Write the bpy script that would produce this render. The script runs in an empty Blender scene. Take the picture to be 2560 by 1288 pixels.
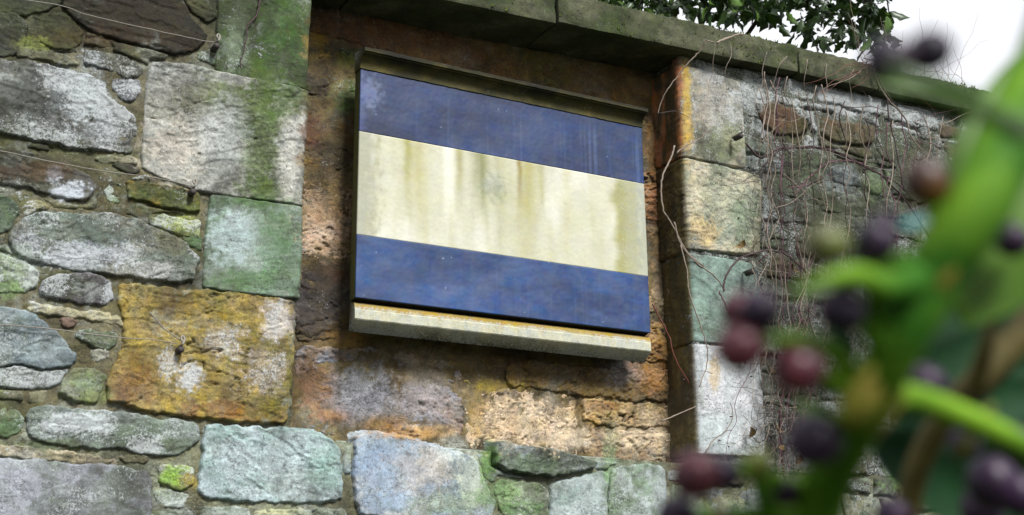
import bpy, math, random
import numpy as np
from mathutils import Vector, Matrix
random.seed(7); RNG = np.random.default_rng(7)
scene = bpy.context.scene
C = scene.collection

# ------------------------------------------------------------------ camera
CAMZ = 1.5
F = 3143.0
RX = np.array([0.87612332, -0.48194544, -0.01168445])     # image right in world
DN = np.array([0.1266827, 0.25354521, -0.95899235])       # image down in world
FW = np.array([0.46514452, 0.83871534, 0.28319102])       # view direction
cam_d = bpy.data.cameras.new('camera'); cam = bpy.data.objects.new('camera', cam_d); C.objects.link(cam)
M = Matrix.Identity(4)
for i in range(3):
    M[i][0] = RX[i]; M[i][1] = -DN[i]; M[i][2] = -FW[i]
M[2][3] = CAMZ
cam.matrix_world = M
cam_d.sensor_width = 36; cam_d.lens = F / 2560 * 36
cam_d.clip_start = 0.01; cam_d.clip_end = 2000
cam_d.dof.use_dof = True; cam_d.dof.focus_distance = 4.9; cam_d.dof.aperture_fstop = 7.8
cam_d.dof.aperture_blades = 0
scene.camera = cam

# ------------------------------------------------------------------ sky, sun, exposure
SUN_EL, SUN_AZ = math.radians(45), math.radians(173)
w = bpy.data.worlds.new('World'); scene.world = w; w.use_nodes = True
nt = w.node_tree; nt.nodes.clear()
out = nt.nodes.new('ShaderNodeOutputWorld'); bg = nt.nodes.new('ShaderNodeBackground')
sky = nt.nodes.new('ShaderNodeTexSky'); sky.sky_type = 'NISHITA'; sky.sun_disc = False
sky.sun_elevation = SUN_EL; sky.sun_rotation = SUN_AZ; sky.dust_density = 1.5
tc = nt.nodes.new('ShaderNodeTexCoord'); nz = nt.nodes.new('ShaderNodeTexNoise')
nz.inputs['Scale'].default_value = 1.7; nz.inputs['Detail'].default_value = 5
rp = nt.nodes.new('ShaderNodeValToRGB'); rp.color_ramp.elements[0].position = 0.33; rp.color_ramp.elements[1].position = 0.5
rp.color_ramp.elements[0].color = (.84, .84, .84, 1); rp.color_ramp.elements[1].color = (1, 1, 1, 1)
mx = nt.nodes.new('ShaderNodeMix'); mx.data_type = 'RGBA'; mx.inputs[7].default_value = (13.2, 13.5, 14.2, 1)
nt.links.new(tc.outputs['Generated'], nz.inputs['Vector']); nt.links.new(nz.outputs['Fac'], rp.inputs['Fac'])
nt.links.new(rp.outputs['Color'], mx.inputs[0]); nt.links.new(sky.outputs['Color'], mx.inputs[6])
nt.links.new(mx.outputs[2], bg.inputs['Color']); bg.inputs['Strength'].default_value = 0.05
nt.links.new(bg.outputs[0], out.inputs[0])
sd = bpy.data.lights.new('sun', 'SUN'); sd.energy = 4.4; sd.angle = math.radians(17); sd.color = (1, .99, .965)
so = bpy.data.objects.new('sun', sd); C.objects.link(so)
sv = Vector((math.sin(SUN_AZ)*math.cos(SUN_EL), math.cos(SUN_AZ)*math.cos(SUN_EL), math.sin(SUN_EL)))
so.rotation_euler = sv.to_track_quat('Z', 'Y').to_euler(); so.location = (0, -3, 8)
scene.view_settings.view_transform = 'Standard'; scene.view_settings.look = 'None'
scene.view_settings.exposure = 0.66; scene.view_settings.gamma = 1; scene.view_settings.use_curve_mapping = False
scene.render.engine = 'CYCLES'

# ------------------------------------------------------------------ helpers
def ray(px, py): return RX*(px-1280) + DN*(py-644) + FW*F
def on_plane(px, py, Y):                        # pixel -> point of the plane at depth Y
    d = ray(px, py); p = d*(Y/d[1]); p[2] += CAMZ; return p
def at_depth(px, py, z):                        # pixel -> point z metres in front of the lens
    d = ray(px, py)/F*z; d[2] += CAMZ; return d
def to_px(x, y, z):
    z = z-CAMZ
    a = x*RX[0]+y*RX[1]+z*RX[2]; b = x*DN[0]+y*DN[1]+z*DN[2]; c = x*FW[0]+y*FW[1]+z*FW[2]
    return 1280+F*a/c, 644+F*b/c
def lin(c):
    c = np.array(c, float)/255
    if c.ndim == 1 and c[0] > 1.22*c[1] and c[1] > c[2]: c[1] *= 1.07; c[0] *= .98
    return np.where(c <= .04045, c/12.92, ((c+.055)/1.055)**2.4)

PERM = RNG.permutation(4096); GR = RNG.uniform(0, 2*np.pi, 4096); GX, GY = np.cos(GR), np.sin(GR)
def perlin(x, y, seed=0):
    x = np.asarray(x, float)+seed*17.31; y = np.asarray(y, float)+seed*9.77
    xi = np.floor(x).astype(np.int64); yi = np.floor(y).astype(np.int64); xf = x-xi; yf = y-yi
    u = xf*xf*xf*(xf*(xf*6-15)+10); v = yf*yf*yf*(yf*(yf*6-15)+10)
    def g(i, j, dx, dy):
        k = PERM[(PERM[i & 4095]+j) & 4095]; return GX[k]*dx+GY[k]*dy
    a = g(xi, yi, xf, yf); b = g(xi+1, yi, xf-1, yf); c = g(xi, yi+1, xf, yf-1); d = g(xi+1, yi+1, xf-1, yf-1)
    return (a+u*(b-a)+v*((c+u*(d-c))-(a+u*(b-a))))*1.5
def fbm(x, y, o=4, seed=0, gain=.5):
    r = 0; a = 1; s = 0
    for k in range(o):
        r = r+a*perlin(x*2**k, y*2**k, seed+k*3); s += a; a *= gain
    return r/s*1.4
def sstep(a, b, x):
    t = np.clip((x-a)/(b-a), 0, 1); return t*t*(3-2*t)

def mesh_np(name, V, Fc, col=None, smooth=True):
    me = bpy.data.meshes.new(name)
    V = np.asarray(V, np.float32); Fc = np.asarray(Fc, np.int32)
    me.vertices.add(len(V)); me.vertices.foreach_set('co', V.ravel())
    n, k = Fc.shape
    me.loops.add(n*k); me.loops.foreach_set('vertex_index', Fc.ravel())
    me.polygons.add(n); me.polygons.foreach_set('loop_start', np.arange(0, n*k, k, dtype=np.int32))
    me.polygons.foreach_set('loop_total', np.full(n, k, np.int32))
    if smooth: me.polygons.foreach_set('use_smooth', np.ones(n, bool))
    me.update(calc_edges=True)
    if col is not None:
        a = me.color_attributes.new('Col', 'FLOAT_COLOR', 'POINT'); a.data.foreach_set('color', np.asarray(col, np.float32).ravel())
    me.validate()
    return me
def add(name, me, mat=None, parent=None, kind=None):
    o = bpy.data.objects.new(name, me); C.objects.link(o)
    if mat and me and not me.materials: me.materials.append(mat)
    if parent: o.parent = parent
    if kind: o['kind'] = kind
    return o
def tag(o, label, cat=None, group=None):
    o['label'] = label
    if cat: o['category'] = cat
    if group: o['group'] = group
    return o
def empty(name, loc=(0, 0, 0)):
    o = bpy.data.objects.new(name, None); C.objects.link(o); o.location = loc; o.empty_display_size = .1
    return o
def put(name, me, mat, root):                   # part meshes are written in world space; keep them there under a moved root
    o = add(name, me, mat, root); o.location = -Vector(root.location); return o

def smooth_path(P, n=6):
    P = [np.asarray(p, float) for p in P]
    if len(P) < 3: return [P[0]+(P[-1]-P[0])*t for t in np.linspace(0, 1, n+1)]
    Q = [2*P[0]-P[1]]+P+[2*P[-1]-P[-2]]; R = []
    for i in range(1, len(Q)-2):
        for t in np.linspace(0, 1, n, endpoint=False):
            a, b, c, d = Q[i-1], Q[i], Q[i+1], Q[i+2]
            R.append(.5*((2*b)+(-a+c)*t+(2*a-5*b+4*c-d)*t*t+(-a+3*b-3*c+d)*t**3))
    R.append(P[-1]); return R
def tube_np(path, r0, r1=None, sides=6, bumps=None, rad=None):
    P = np.array(path); n = len(P)
    if rad is None: rad = np.linspace(r0, r0 if r1 is None else r1, n)
    T = np.gradient(P, axis=0); T /= np.linalg.norm(T, axis=1)[:, None]+1e-12
    up = np.array([0.13, 1, .21]); V = []
    for i in range(n):
        a = np.cross(T[i], up); a /= np.linalg.norm(a)+1e-9; b = np.cross(T[i], a)
        for k in range(sides):
            th = 2*np.pi*k/sides; V.append(P[i]+rad[i]*(a*math.cos(th)+b*math.sin(th)))
    Fc = []
    for i in range(n-1):
        for k in range(sides):
            k2 = (k+1) % sides; Fc.append((i*sides+k, i*sides+k2, (i+1)*sides+k2, (i+1)*sides+k))
    V.append(P[0]); V.append(P[-1]); c0 = n*sides; c1 = c0+1
    for k in range(sides):
        k2 = (k+1) % sides
        Fc.append((c0, k2, k, c0)); Fc.append((c1, (n-1)*sides+k, (n-1)*sides+k2, c1))
    return np.array(V), Fc
def mesh_list(name, V, Fc, smooth=True, col=None):
    me = bpy.data.meshes.new(name)
    Fc = [tuple(dict.fromkeys(int(i) for i in f)) for f in Fc]
    me.from_pydata([tuple(v) for v in V], [], Fc)
    if smooth: me.polygons.foreach_set('use_smooth', np.ones(len(me.polygons), bool))
    if col is not None:
        a = me.color_attributes.new('Col', 'FLOAT_COLOR', 'POINT'); a.data.foreach_set('color', np.asarray(col, np.float32).ravel())
    return me
def tubes(name, specs, sides=6, smooth=True):
    VV, FF = [], []; o = 0
    for s in specs:
        V, Fc = tube_np(*s[:1], s[1], s[2], sides); FF += [tuple(i+o for i in f) for f in Fc]; VV.append(V); o += len(V)
    return mesh_list(name, np.vstack(VV), FF, smooth)

def leaf_mesh(name, L, W, kind='holly', curl=.2, nseg=8, seed=0):
    rnd = random.Random(seed); V, Fc = [], []
    rowsn = nseg+1
    for i in range(rowsn):
        t = i/nseg
        if kind == 'holly': wd = W*.5*math.sin(math.pi*min(1, t**.85))**.8*(1.15 if i % 2 else .72)
        else: wd = W*.5*math.sin(math.pi*t**.72)**.75
        if i in (0, nseg): wd = W*.01
        z = -curl*L*(t-.5)**2
        for j, u in enumerate((-1, -.5, 0, .5, 1)):
            V.append((u*wd, t*L, z+abs(u)*wd*.35+(rnd.uniform(-.02, .02)*W if abs(u) == 1 else 0)))
    for i in range(nseg):
        for j in range(4):
            a = i*5+j; Fc.append((a, a+1, a+6, a+5))
    n = len(V); th = L*.008   # real thickness
    V += [(x, y, z-th) for x, y, z in V]; Fc += [tuple(n+k for k in reversed(f)) for f in Fc[:]]
    edge = [i*5 for i in range(rowsn)]; e2 = [i*5+4 for i in range(rowsn)]
    for e in (edge, e2):
        for a, b in zip(e[:-1], e[1:]): Fc.append((a, b, n+b, n+a))
    return mesh_list(name, V, Fc)
# ------------------------------------------------------------------ materials
def N(nt, t, **kw):
    n = nt.nodes.new(t)
    for k, v in kw.items(): setattr(n, k, v)
    return n
def masonry(name, bump=.5, dist=.006, speck=1.0, contrast=1.0, rough=.88, stretch=(1, 1, 1), albedo=.66, crack=.8):
    m = bpy.data.materials.new(name); m.use_nodes = True; nt = m.node_tree; L = nt.links.new
    b = nt.nodes['Principled BSDF']; b.inputs['Roughness'].default_value = rough
    b.inputs['Specular IOR Level'].default_value = .3
    at = N(nt, 'ShaderNodeAttribute', attribute_name='Col')
    tc = N(nt, 'ShaderNodeTexCoord'); mp = N(nt, 'ShaderNodeMapping'); mp.inputs['Scale'].default_value = stretch
    L(tc.outputs['Object'], mp.inputs['Vector'])
    def noise(sc, det=4, ro=.6, src=mp):
        n = N(nt, 'ShaderNodeTexNoise'); n.inputs['Scale'].default_value = sc; n.inputs['Detail'].default_value = det
        n.inputs['Roughness'].default_value = ro; L(src.outputs[0], n.inputs['Vector']); return n
    def mrange(src, a, b_, c, d):
        r = N(nt, 'ShaderNodeMapRange'); r.inputs[1].default_value = a; r.inputs[2].default_value = b_
        r.inputs[3].default_value = c; r.inputs[4].default_value = d; L(src, r.inputs[0]); return r
    n1 = noise(34, 8, .75); n2 = noise(170, 4, .7); n3 = noise(11, 5, .65)
    v1 = mrange(n1.outputs['Fac'], .3, .7, 1-.40*contrast, 1+.40*contrast)
    v2 = mrange(n2.outputs['Fac'], .3, .7, 1-.36*contrast, 1+.36*contrast)
    mu = N(nt, 'ShaderNodeMath', operation='MULTIPLY'); L(v1.outputs[0], mu.inputs[0]); L(v2.outputs[0], mu.inputs[1])
    v3 = mrange(n3.outputs['Fac'], .3, .7, 1-.25*contrast, 1+.25*contrast)
    mu2 = N(nt, 'ShaderNodeMath', operation='MULTIPLY'); L(mu.outputs[0], mu2.inputs[0]); L(v3.outputs[0], mu2.inputs[1])
    sc = N(nt, 'ShaderNodeVectorMath', operation='SCALE'); gm = N(nt, 'ShaderNodeGamma'); gm.inputs[1].default_value = 1.22; L(at.outputs['Color'], gm.inputs[0])
    s0 = N(nt, 'ShaderNodeVectorMath', operation='SCALE'); s0.inputs['Scale'].default_value = albedo; L(gm.outputs[0], s0.inputs[0]); L(s0.outputs[0], sc.inputs[0]); L(mu2.outputs[0], sc.inputs['Scale'])
    # slight hue drift
    hs = N(nt, 'ShaderNodeHueSaturation'); n4 = noise(24, 4, .6)
    h1 = mrange(n4.outputs['Fac'], .3, .7, .492, .514); L(h1.outputs[0], hs.inputs['Hue'])
    n5 = noise(17, 3, .6); s1 = mrange(n5.outputs['Fac'], .3, .7, 0.72, 1.0); L(s1.outputs[0], hs.inputs['Saturation'])
    L(sc.outputs[0], hs.inputs['Color'])
    cn = noise(26, 5, .6); mpc = N(nt, 'ShaderNodeMapping'); mpc.inputs['Scale'].default_value = (1, 1, 2.4); L(mp.outputs[0], mpc.inputs['Vector']); L(mpc.outputs[0], cn.inputs['Vector'])
    ca = N(nt, 'ShaderNodeMath', operation='SUBTRACT'); L(cn.outputs['Fac'], ca.inputs[0]); ca.inputs[1].default_value = .5
    cb = N(nt, 'ShaderNodeMath', operation='ABSOLUTE'); L(ca.outputs[0], cb.inputs[0]); cm = mrange(cb.outputs[0], .0, .016, 1, 0)
    cp = noise(7, 3, .5); cpm = mrange(cp.outputs['Fac'], .5, .6, 0, crack); fis = N(nt, 'ShaderNodeMath', operation='MULTIPLY'); L(cm.outputs[0], fis.inputs[0]); L(cpm.outputs[0], fis.inputs[1])
    pk = noise(75, 4, .7); pkm = mrange(pk.outputs['Fac'], .60, .68, 0, .75*crack); fm = N(nt, 'ShaderNodeMath', operation='MAXIMUM'); L(fis.outputs[0], fm.inputs[0]); L(pkm.outputs[0], fm.inputs[1])
    # lichen flecks: amount lives in the alpha of the colour attribute
    f1 = noise(130, 5, .8); f2 = noise(9, 4, .6)
    ad = N(nt, 'ShaderNodeMath', operation='ADD'); L(f1.outputs['Fac'], ad.inputs[0])
    f2r = mrange(f2.outputs['Fac'], .3, .7, -.09, .09); L(f2r.outputs[0], ad.inputs[1])
    am = N(nt, 'ShaderNodeMath', operation='MULTIPLY_ADD'); L(at.outputs['Alpha'], am.inputs[0]); am.inputs[1].default_value = .42; L(ad.outputs[0], am.inputs[2])
    lm = mrange(am.outputs[0], .68, .73, 0, .62*speck)
    mix = N(nt, 'ShaderNodeMix', data_type='RGBA'); L(lm.outputs[0], mix.inputs[0]); L(hs.outputs[0], mix.inputs[6])
    lc = N(nt, 'ShaderNodeMix', data_type='RGBA'); lc.inputs[6].default_value = (.25, .29, .31, 1); lc.inputs[7].default_value = (.48, .49, .48, 1)
    L(n2.outputs['Fac'], lc.inputs[0]); L(lc.outputs[2], mix.inputs[7])
    gr = N(nt, 'ShaderNodeMix', data_type='RGBA'); L(fm.outputs[0], gr.inputs[0]); L(mix.outputs[2], gr.inputs[6]); gr.inputs[7].default_value = (.035, .03, .022, 1)
    L(gr.outputs[2], b.inputs['Base Color'])
    hA = N(nt, 'ShaderNodeMath', operation='MULTIPLY_ADD'); L(n2.outputs['Fac'], hA.inputs[0]); hA.inputs[1].default_value = .35; L(n1.outputs['Fac'], hA.inputs[2])
    hB = N(nt, 'ShaderNodeMath', operation='MULTIPLY_ADD'); L(lm.outputs[0], hB.inputs[0]); hB.inputs[1].default_value = .12; L(hA.outputs[0], hB.inputs[2])
    hC = N(nt, 'ShaderNodeMath', operation='MULTIPLY_ADD'); L(fm.outputs[0], hC.inputs[0]); hC.inputs[1].default_value = -.5; L(hB.outputs[0], hC.inputs[2])
    bp = N(nt, 'ShaderNodeBump'); bp.inputs['Strength'].default_value = bump; bp.inputs['Distance'].default_value = dist
    L(hC.outputs[0], bp.inputs['Height']); L(bp.outputs[0], b.inputs['Normal'])
    return m
M_STONE = masonry('weathered_sandstone', .8, .0055)
M_ASHLAR = masonry('dressed_sandstone', .7, .0045, contrast=.8)
M_MORTAR = masonry('lime_mortar', .9, .006, contrast=.9)
M_PAINT = masonry('painted_stone', .12, .002, speck=.35, contrast=.16, rough=.6, crack=0)
M_MOULD = masonry('carved_stone', .4, .004, speck=.8, contrast=.5, crack=.15)

def simple(name, rgb, rough=.6, var=.25, scale=60, spec=.4, subsurf=0, trans=0, rgb2=None):
    m = bpy.data.materials.new(name); m.use_nodes = True; nt = m.node_tree; L = nt.links.new
    b = nt.nodes['Principled BSDF']; b.inputs['Roughness'].default_value = rough; b.inputs['Specular IOR Level'].default_value = spec
    c = lin(rgb)*.66; c2 = lin(rgb2)*.66 if rgb2 else c*(1-var)
    tc = N(nt, 'ShaderNodeTexCoord'); n = N(nt, 'ShaderNodeTexNoise'); n.inputs['Scale'].default_value = scale; n.inputs['Detail'].default_value = 4
    L(tc.outputs['Object'], n.inputs['Vector'])
    r = N(nt, 'ShaderNodeMapRange'); r.inputs[1].default_value = .35; r.inputs[2].default_value = .65; L(n.outputs['Fac'], r.inputs[0])
    mix = N(nt, 'ShaderNodeMix', data_type='RGBA'); mix.inputs[6].default_value = (*c2, 1); mix.inputs[7].default_value = (*np.minimum(c*(1+(0 if rgb2 else var)), 1), 1)
    L(r.outputs[0], mix.inputs[0]); L(mix.outputs[2], b.inputs['Base Color'])
    bp = N(nt, 'ShaderNodeBump'); bp.inputs['Strength'].default_value = .2; bp.inputs['Distance'].default_value = .001
    L(n.outputs['Fac'], bp.inputs['Height']); L(bp.outputs[0], b.inputs['Normal'])
    if subsurf: b.inputs['Subsurface Weight'].default_value = subsurf; b.inputs['Subsurface Radius'].default_value = (.004, .006, .002); b.inputs['Subsurface Scale'].default_value = 1
    if trans:
        t = N(nt, 'ShaderNodeBsdfTranslucent'); L(mix.outputs[2], t.inputs['Color']); ms = N(nt, 'ShaderNodeMixShader'); ms.inputs[0].default_value = trans
        L(b.outputs[0], ms.inputs[1]); L(t.outputs[0], ms.inputs[2]); L(ms.outputs[0], nt.nodes['Material Output'].inputs[0])
    return m

# ------------------------------------------------------------------ the wall surface
# The face of the wall is one sheet: s runs along it and folds round the two edges of the niche.
WY, NB = 4.0, 4.2                # wall face, back of the niche
XL, XR, DEP = 1.372, 3.058, .2
SILL = CAMZ+.612
def cop_bot(x): return CAMZ+2.325+(x-1.865)*.038
def cop_top(x): return CAMZ+2.475+(x-1.865)*.033
FA = .011; FR = 4*FA/math.pi
def surf(s, z, h, fold):
    s = np.asarray(s, float); h = np.asarray(h, float)
    if fold is None: return np.stack([s, WY-h, z+0*s], -1)
    if fold == 'back': return np.stack([s, NB-h, z+0*s], -1)
    if fold == 'L':
        u = s-XL; th = np.clip((u+FA)/(2*FA), 0, 1)*np.pi/2
        cx = np.where(u < -FA, s-(FR-FA), XL-FR+0*s); cy = np.where(u > FA, WY+FR+u-FA, WY+FR+0*s)
        return np.stack([cx+(FR+h)*np.sin(th), cy-(FR+h)*np.cos(th), z+0*s], -1)
    u = XR-s; th = np.clip((u+FA)/(2*FA), 0, 1)*np.pi/2
    cx = np.where(u < -FA, s+(FR-FA), XR+FR+0*s); cy = np.where(u > FA, WY+FR+u-FA, WY+FR+0*s)
    return np.stack([cx-(FR+h)*np.sin(th), cy-(FR+h)*np.cos(th), z+0*s], -1)

def sdf_poly(P, x, y):
    P = np.asarray(P, float); d = np.full(x.shape, 1e9); ins = np.zeros(x.shape, bool)
    for i in range(len(P)):
        a = P[i]; b = P[(i+1) % len(P)]; e = b-a; wx = x-a[0]; wy = y-a[1]
        t = np.clip((wx*e[0]+wy*e[1])/(e@e+1e-12), 0, 1)
        d = np.minimum(d, (wx-e[0]*t)**2+(wy-e[1]*t)**2)
        c = ((a[1] > y) != (b[1] > y)) & (x < e[0]*(y-a[1])/(e[1]+1e-12 if e[1] == 0 else e[1])+a[0])
        ins ^= c
    return np.where(ins, 1, -1)*np.sqrt(d)
def chaikin(P, q=.2):
    R = []
    for i in range(len(P)):
        a = np.asarray(P[i], float); b = np.asarray(P[(i+1) % len(P)], float)
        R += [a+(b-a)*q, b+(a-b)*q]
    return R

# colour patches: (px, py, rx, ry, rgb, strength, lichen)
PATCH = [
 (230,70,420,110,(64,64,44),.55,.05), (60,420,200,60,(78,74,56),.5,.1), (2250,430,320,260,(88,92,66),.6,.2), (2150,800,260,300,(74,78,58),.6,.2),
 (1000,880,260,26,(104,78,44),.5,0), (1380,920,200,36,(112,80,40),.6,0), (1150,60,420,60,(78,52,30),.35,0), (820,360,70,200,(84,66,42),.45,0),  # browns darkened below the tablet and coping, their shade painted in
 (655,300,62,190,(92,110,42),.92,0), (560,235,110,40,(98,112,52),.7,0), (720,250,60,50,(88,112,44),.8,0), (650,480,70,45,(98,118,50),.7,.1),
 (725,400,32,110,(205,203,195),.8,.1), (450,260,90,80,(150,145,135),.5,.3), (430,380,80,70,(205,196,182),.7,0),(560,330,70,90,(186,192,190),.6,.3),
 (590,90,34,110,(150,165,140),.5,.5), (700,60,70,110,(70,104,22),.8,0), (620,30,90,60,(60,70,36),.6,0),
 (590,590,70,75,(190,206,208),.75,.25), (690,560,60,45,(100,128,80),.5,0), (620,700,110,30,(96,130,74),.6,0), (680,620,50,60,(110,146,104),.5,.1),
 (640,505,110,16,(92,124,76),.6,0),
 (690,800,44,60,(205,195,190),.8,.6), (560,850,60,50,(200,188,178),.55,.8), (470,940,40,40,(205,205,210),.8,.8), (660,930,60,60,(190,170,160),.5,.7),
 (430,760,60,40,(120,84,30),.5,0), (520,790,80,40,(150,128,30),.6,0), (340,950,60,60,(146,92,34),.6,0), (580,1030,120,26,(150,84,36),.6,0), (660,1020,50,30,(110,110,30),.6,0), (420,920,30,50,(190,170,140),.5,.8),
 (200,230,80,90,(160,170,175),.6,.8), (240,330,60,40,(170,175,178),.6,.6), (60,250,110,60,(66,68,62),.6,0), (180,480,50,25,(205,215,235),.95,.9), (135,440,22,20,(190,195,210),.8,.9), (60,430,120,25,(104,72,48),.7,0),
 (300,20,160,60,(58,44,32),.7,0), (260,90,200,30,(76,52,32),.6,0),
 (80,110,40,22,(150,160,60),.8,.2), (75,30,110,60,(84,90,62),.5,0),
 (150,590,160,50,(108,124,114),.6,0), (200,640,130,36,(178,182,196),.7,.9), (70,620,40,60,(176,180,190),.6,.8), (390,680,70,30,(180,178,176),.6,.3), (430,600,60,40,(128,124,92),.5,0),
 (40,660,60,50,(176,192,160),.6,.5), (20,720,40,30,(120,150,80),.7,0), (440,555,60,22,(170,180,90),.7,.5),
 (420,1190,24,26,(150,190,40),.9,.1), (470,1200,20,20,(190,150,40),.8,.1), (230,990,40,24,(140,150,60),.7,0), (220,960,40,22,(150,170,140),.5,.2),
 (180,1060,110,26,(196,204,206),.7,.9), (380,1070,110,30,(130,146,126),.6,.3), (130,1110,100,16,(96,110,62),.7,0), (450,1110,50,20,(96,110,62),.5,0),
 (640,1150,140,50,(190,205,208),.6,.1), (730,1220,90,40,(180,190,190),.5,.2), (810,1160,40,80,(150,178,168),.6,0),
 (950,1180,70,80,(150,172,196),.7,.2), (1060,1170,90,60,(205,192,180),.5,0), (1130,1120,40,40,(196,205,200),.6,0), (1180,1200,40,80,(200,208,190),.6,.1), (1120,1260,90,30,(160,180,150),.5,.1),
 (1225,1150,22,60,(100,140,50),.8,0), (1250,1240,60,40,(130,165,100),.7,.1), (1330,1160,60,30,(96,120,80),.6,0), (1300,1270,60,20,(110,150,90),.6,.1), (1525,1160,20,110,(140,170,120),.6,.1),
 (930,1010,150,60,(168,164,168),.6,.05), (1080,1010,70,90,(176,168,168),.5,.05), (1300,1060,110,60,(226,204,172),.75,0), (1420,1100,60,30,(226,206,178),.7,0), (830,1040,50,20,(190,120,70),.6,0), (1000,1085,90,14,(190,130,76),.7,0), (1580,1090,80,30,(216,196,164),.6,0),
 (1240,1050,60,50,(222,192,150),.6,0), (1190,1040,25,45,(200,150,80),.7,0), (1400,1060,60,60,(230,208,178),.5,0), (1240,965,70,18,(200,160,60),.6,0),
 (1640,920,70,60,(186,122,50),.8,.1), (1560,930,60,40,(170,160,165),.5,.5), (1600,880,60,30,(120,80,40),.6,0), (1500,1030,90,30,(196,150,90),.5,0), (1500,1015,50,14,(150,100,60),.7,0), (1640,1060,60,40,(212,190,160),.5,.2),
 (800,980,50,60,(190,118,66),.6,0), (900,980,90,70,(160,164,175),.6,.2), (1050,970,70,80,(172,166,168),.5,.1), (960,1060,60,24,(188,130,70),.6,0), (1060,1080,80,20,(205,150,90),.6,0), (770,940,40,50,(124,84,54),.7,0), (860,850,70,24,(180,130,60),.6,0), (1080,900,90,60,(150,120,80),.5,0),
 (810,720,60,60,(72,62,60),.7,0), (780,780,60,60,(84,76,76),.6,.1), (850,690,40,30,(104,64,40),.5,0),
 (810,560,60,70,(205,172,140),.7,.1), (790,600,40,30,(215,190,165),.6,.1), (840,500,40,60,(170,128,90),.6,0),
 (790,100,30,26,(176,132,44),.9,0), (790,140,30,12,(170,130,50),.8,0), (880,150,36,24,(120,122,40),.8,0), (860,220,36,30,(170,175,110),.5,.6), (870,250,40,40,(104,128,70),.8,.2), (880,330,50,40,(120,84,44),.7,0), (780,270,36,50,(110,86,52),.6,0), (780,330,30,50,(120,62,42),.6,0), (770,400,30,30,(150,110,56),.7,.1), (820,390,60,40,(80,62,50),.6,0),
 (940,70,160,50,(140,88,46),.6,0), (1100,130,200,50,(148,92,48),.5,0), (1300,160,70,60,(112,100,26),.8,0), (1260,180,60,40,(150,90,30),.5,0), (1400,190,50,50,(100,94,30),.7,0), (1500,190,90,50,(140,98,44),.5,0), (1600,230,60,40,(140,90,50),.5,0),
 (1640,360,26,90,(180,122,52),.7,0), (1650,500,26,60,(176,106,50),.7,0), (1655,620,30,60,(190,140,96),.6,0), (1660,720,30,60,(206,180,150),.6,.2),
 (1715,240,14,110,(206,158,40),.9,0), (1715,340,20,60,(200,150,60),.7,0), (1690,230,16,120,(184,96,24),.9,0), (1670,300,10,110,(50,38,28),.6,0), (1680,470,22,60,(92,72,40),.7,0), (1700,500,10,140,(78,86,40),.7,0), (1700,700,16,90,(90,106,84),.6,0), (1705,850,10,24,(200,140,40),.9,0), (1715,920,14,50,(92,112,50),.7,0), (1700,1000,30,120,(92,84,60),.6,0),
 (1790,260,60,80,(176,172,168),.5,.5), (1820,350,50,60,(128,140,96),.6,.2), (1780,190,40,20,(190,180,170),.6,.6),
 (1740,480,30,80,(216,196,160),.6,0), (1810,520,80,90,(170,180,155),.5,.2), (1760,580,40,40,(220,190,130),.6,0),(1860,560,40,60,(140,156,124),.6,.1),
 (1800,740,80,80,(146,172,160),.6,.1), (1820,980,80,120,(212,212,216),.5,.3), (1785,930,14,50,(206,160,110),.6,0), (1790,1090,60,60,(190,205,205),.5,.2),
 (1950,290,40,30,(120,80,60),.7,0), (1985,330,50,30,(96,90,50),.6,0),
 (2000,200,70,30,(150,155,150),.5,.7), (2140,262,90,30,(176,176,182),.6,.9), (1880,240,60,40,(160,165,160),.5,.8), (2290,300,60,30,(160,165,170),.5,.8),
 (2000,440,70,60,(110,124,96),.5,.1), (2100,450,50,40,(150,160,165),.5,.3), (2190,460,40,40,(130,150,110),.6,.1), (2060,520,60,40,(84,92,62),.6,0),
 (2300,1180,90,70,(120,160,80),.7,.4), (2320,880,60,60,(120,130,110),.5,.3), (2180,1090,70,60,(100,110,96),.4,.4),
]
def paint(pos, rgb, lich, seed=0):
    u, v = to_px(pos[:, 0], pos[:, 1], pos[:, 2])
    gx = pos[:, 0]+pos[:, 1]*.6
    al = sstep(.02, .45, fbm(gx*2.6, pos[:, 2]*3.2, 5, 91)+.35*fbm(gx*30, pos[:, 2]*30, 3, 92))*.42
    al = np.where((pos[:, 1] > WY+.1) & (pos[:, 0] > XL) & (pos[:, 0] < XR), al*.25, al)
    rgb = rgb*(1-al[:, None])+lin((84,98,52))*al[:, None]
    gs = sstep(.1, .5, fbm(gx*3.4+9, pos[:, 2]*2.4, 5, 95)+.3*fbm(gx*26, pos[:, 2]*34, 3, 96))*.5      # old damp and soot
    rgb = rgb*(1-gs[:, None])+lin((70,68,58))*gs[:, None]
    pl = sstep(.15, .5, fbm(gx*5+3, pos[:, 2]*6, 5, 98)+.4*fbm(gx*44, pos[:, 2]*44, 3, 99))*.4
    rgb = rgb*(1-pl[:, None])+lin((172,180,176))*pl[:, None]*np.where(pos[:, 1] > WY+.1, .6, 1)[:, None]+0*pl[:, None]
    nn = fbm(pos[:, 0]*14+pos[:, 1]*5, pos[:, 2]*14, 4, 50+seed); nf = fbm(pos[:, 0]*60+pos[:, 1]*21, pos[:, 2]*60, 3, 70)
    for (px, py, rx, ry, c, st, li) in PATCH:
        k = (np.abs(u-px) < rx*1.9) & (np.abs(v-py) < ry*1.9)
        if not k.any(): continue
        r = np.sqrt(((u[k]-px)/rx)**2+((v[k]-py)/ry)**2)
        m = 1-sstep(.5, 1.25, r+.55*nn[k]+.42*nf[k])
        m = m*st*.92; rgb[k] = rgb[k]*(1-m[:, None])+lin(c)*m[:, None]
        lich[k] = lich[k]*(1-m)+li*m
    return rgb, lich

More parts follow.
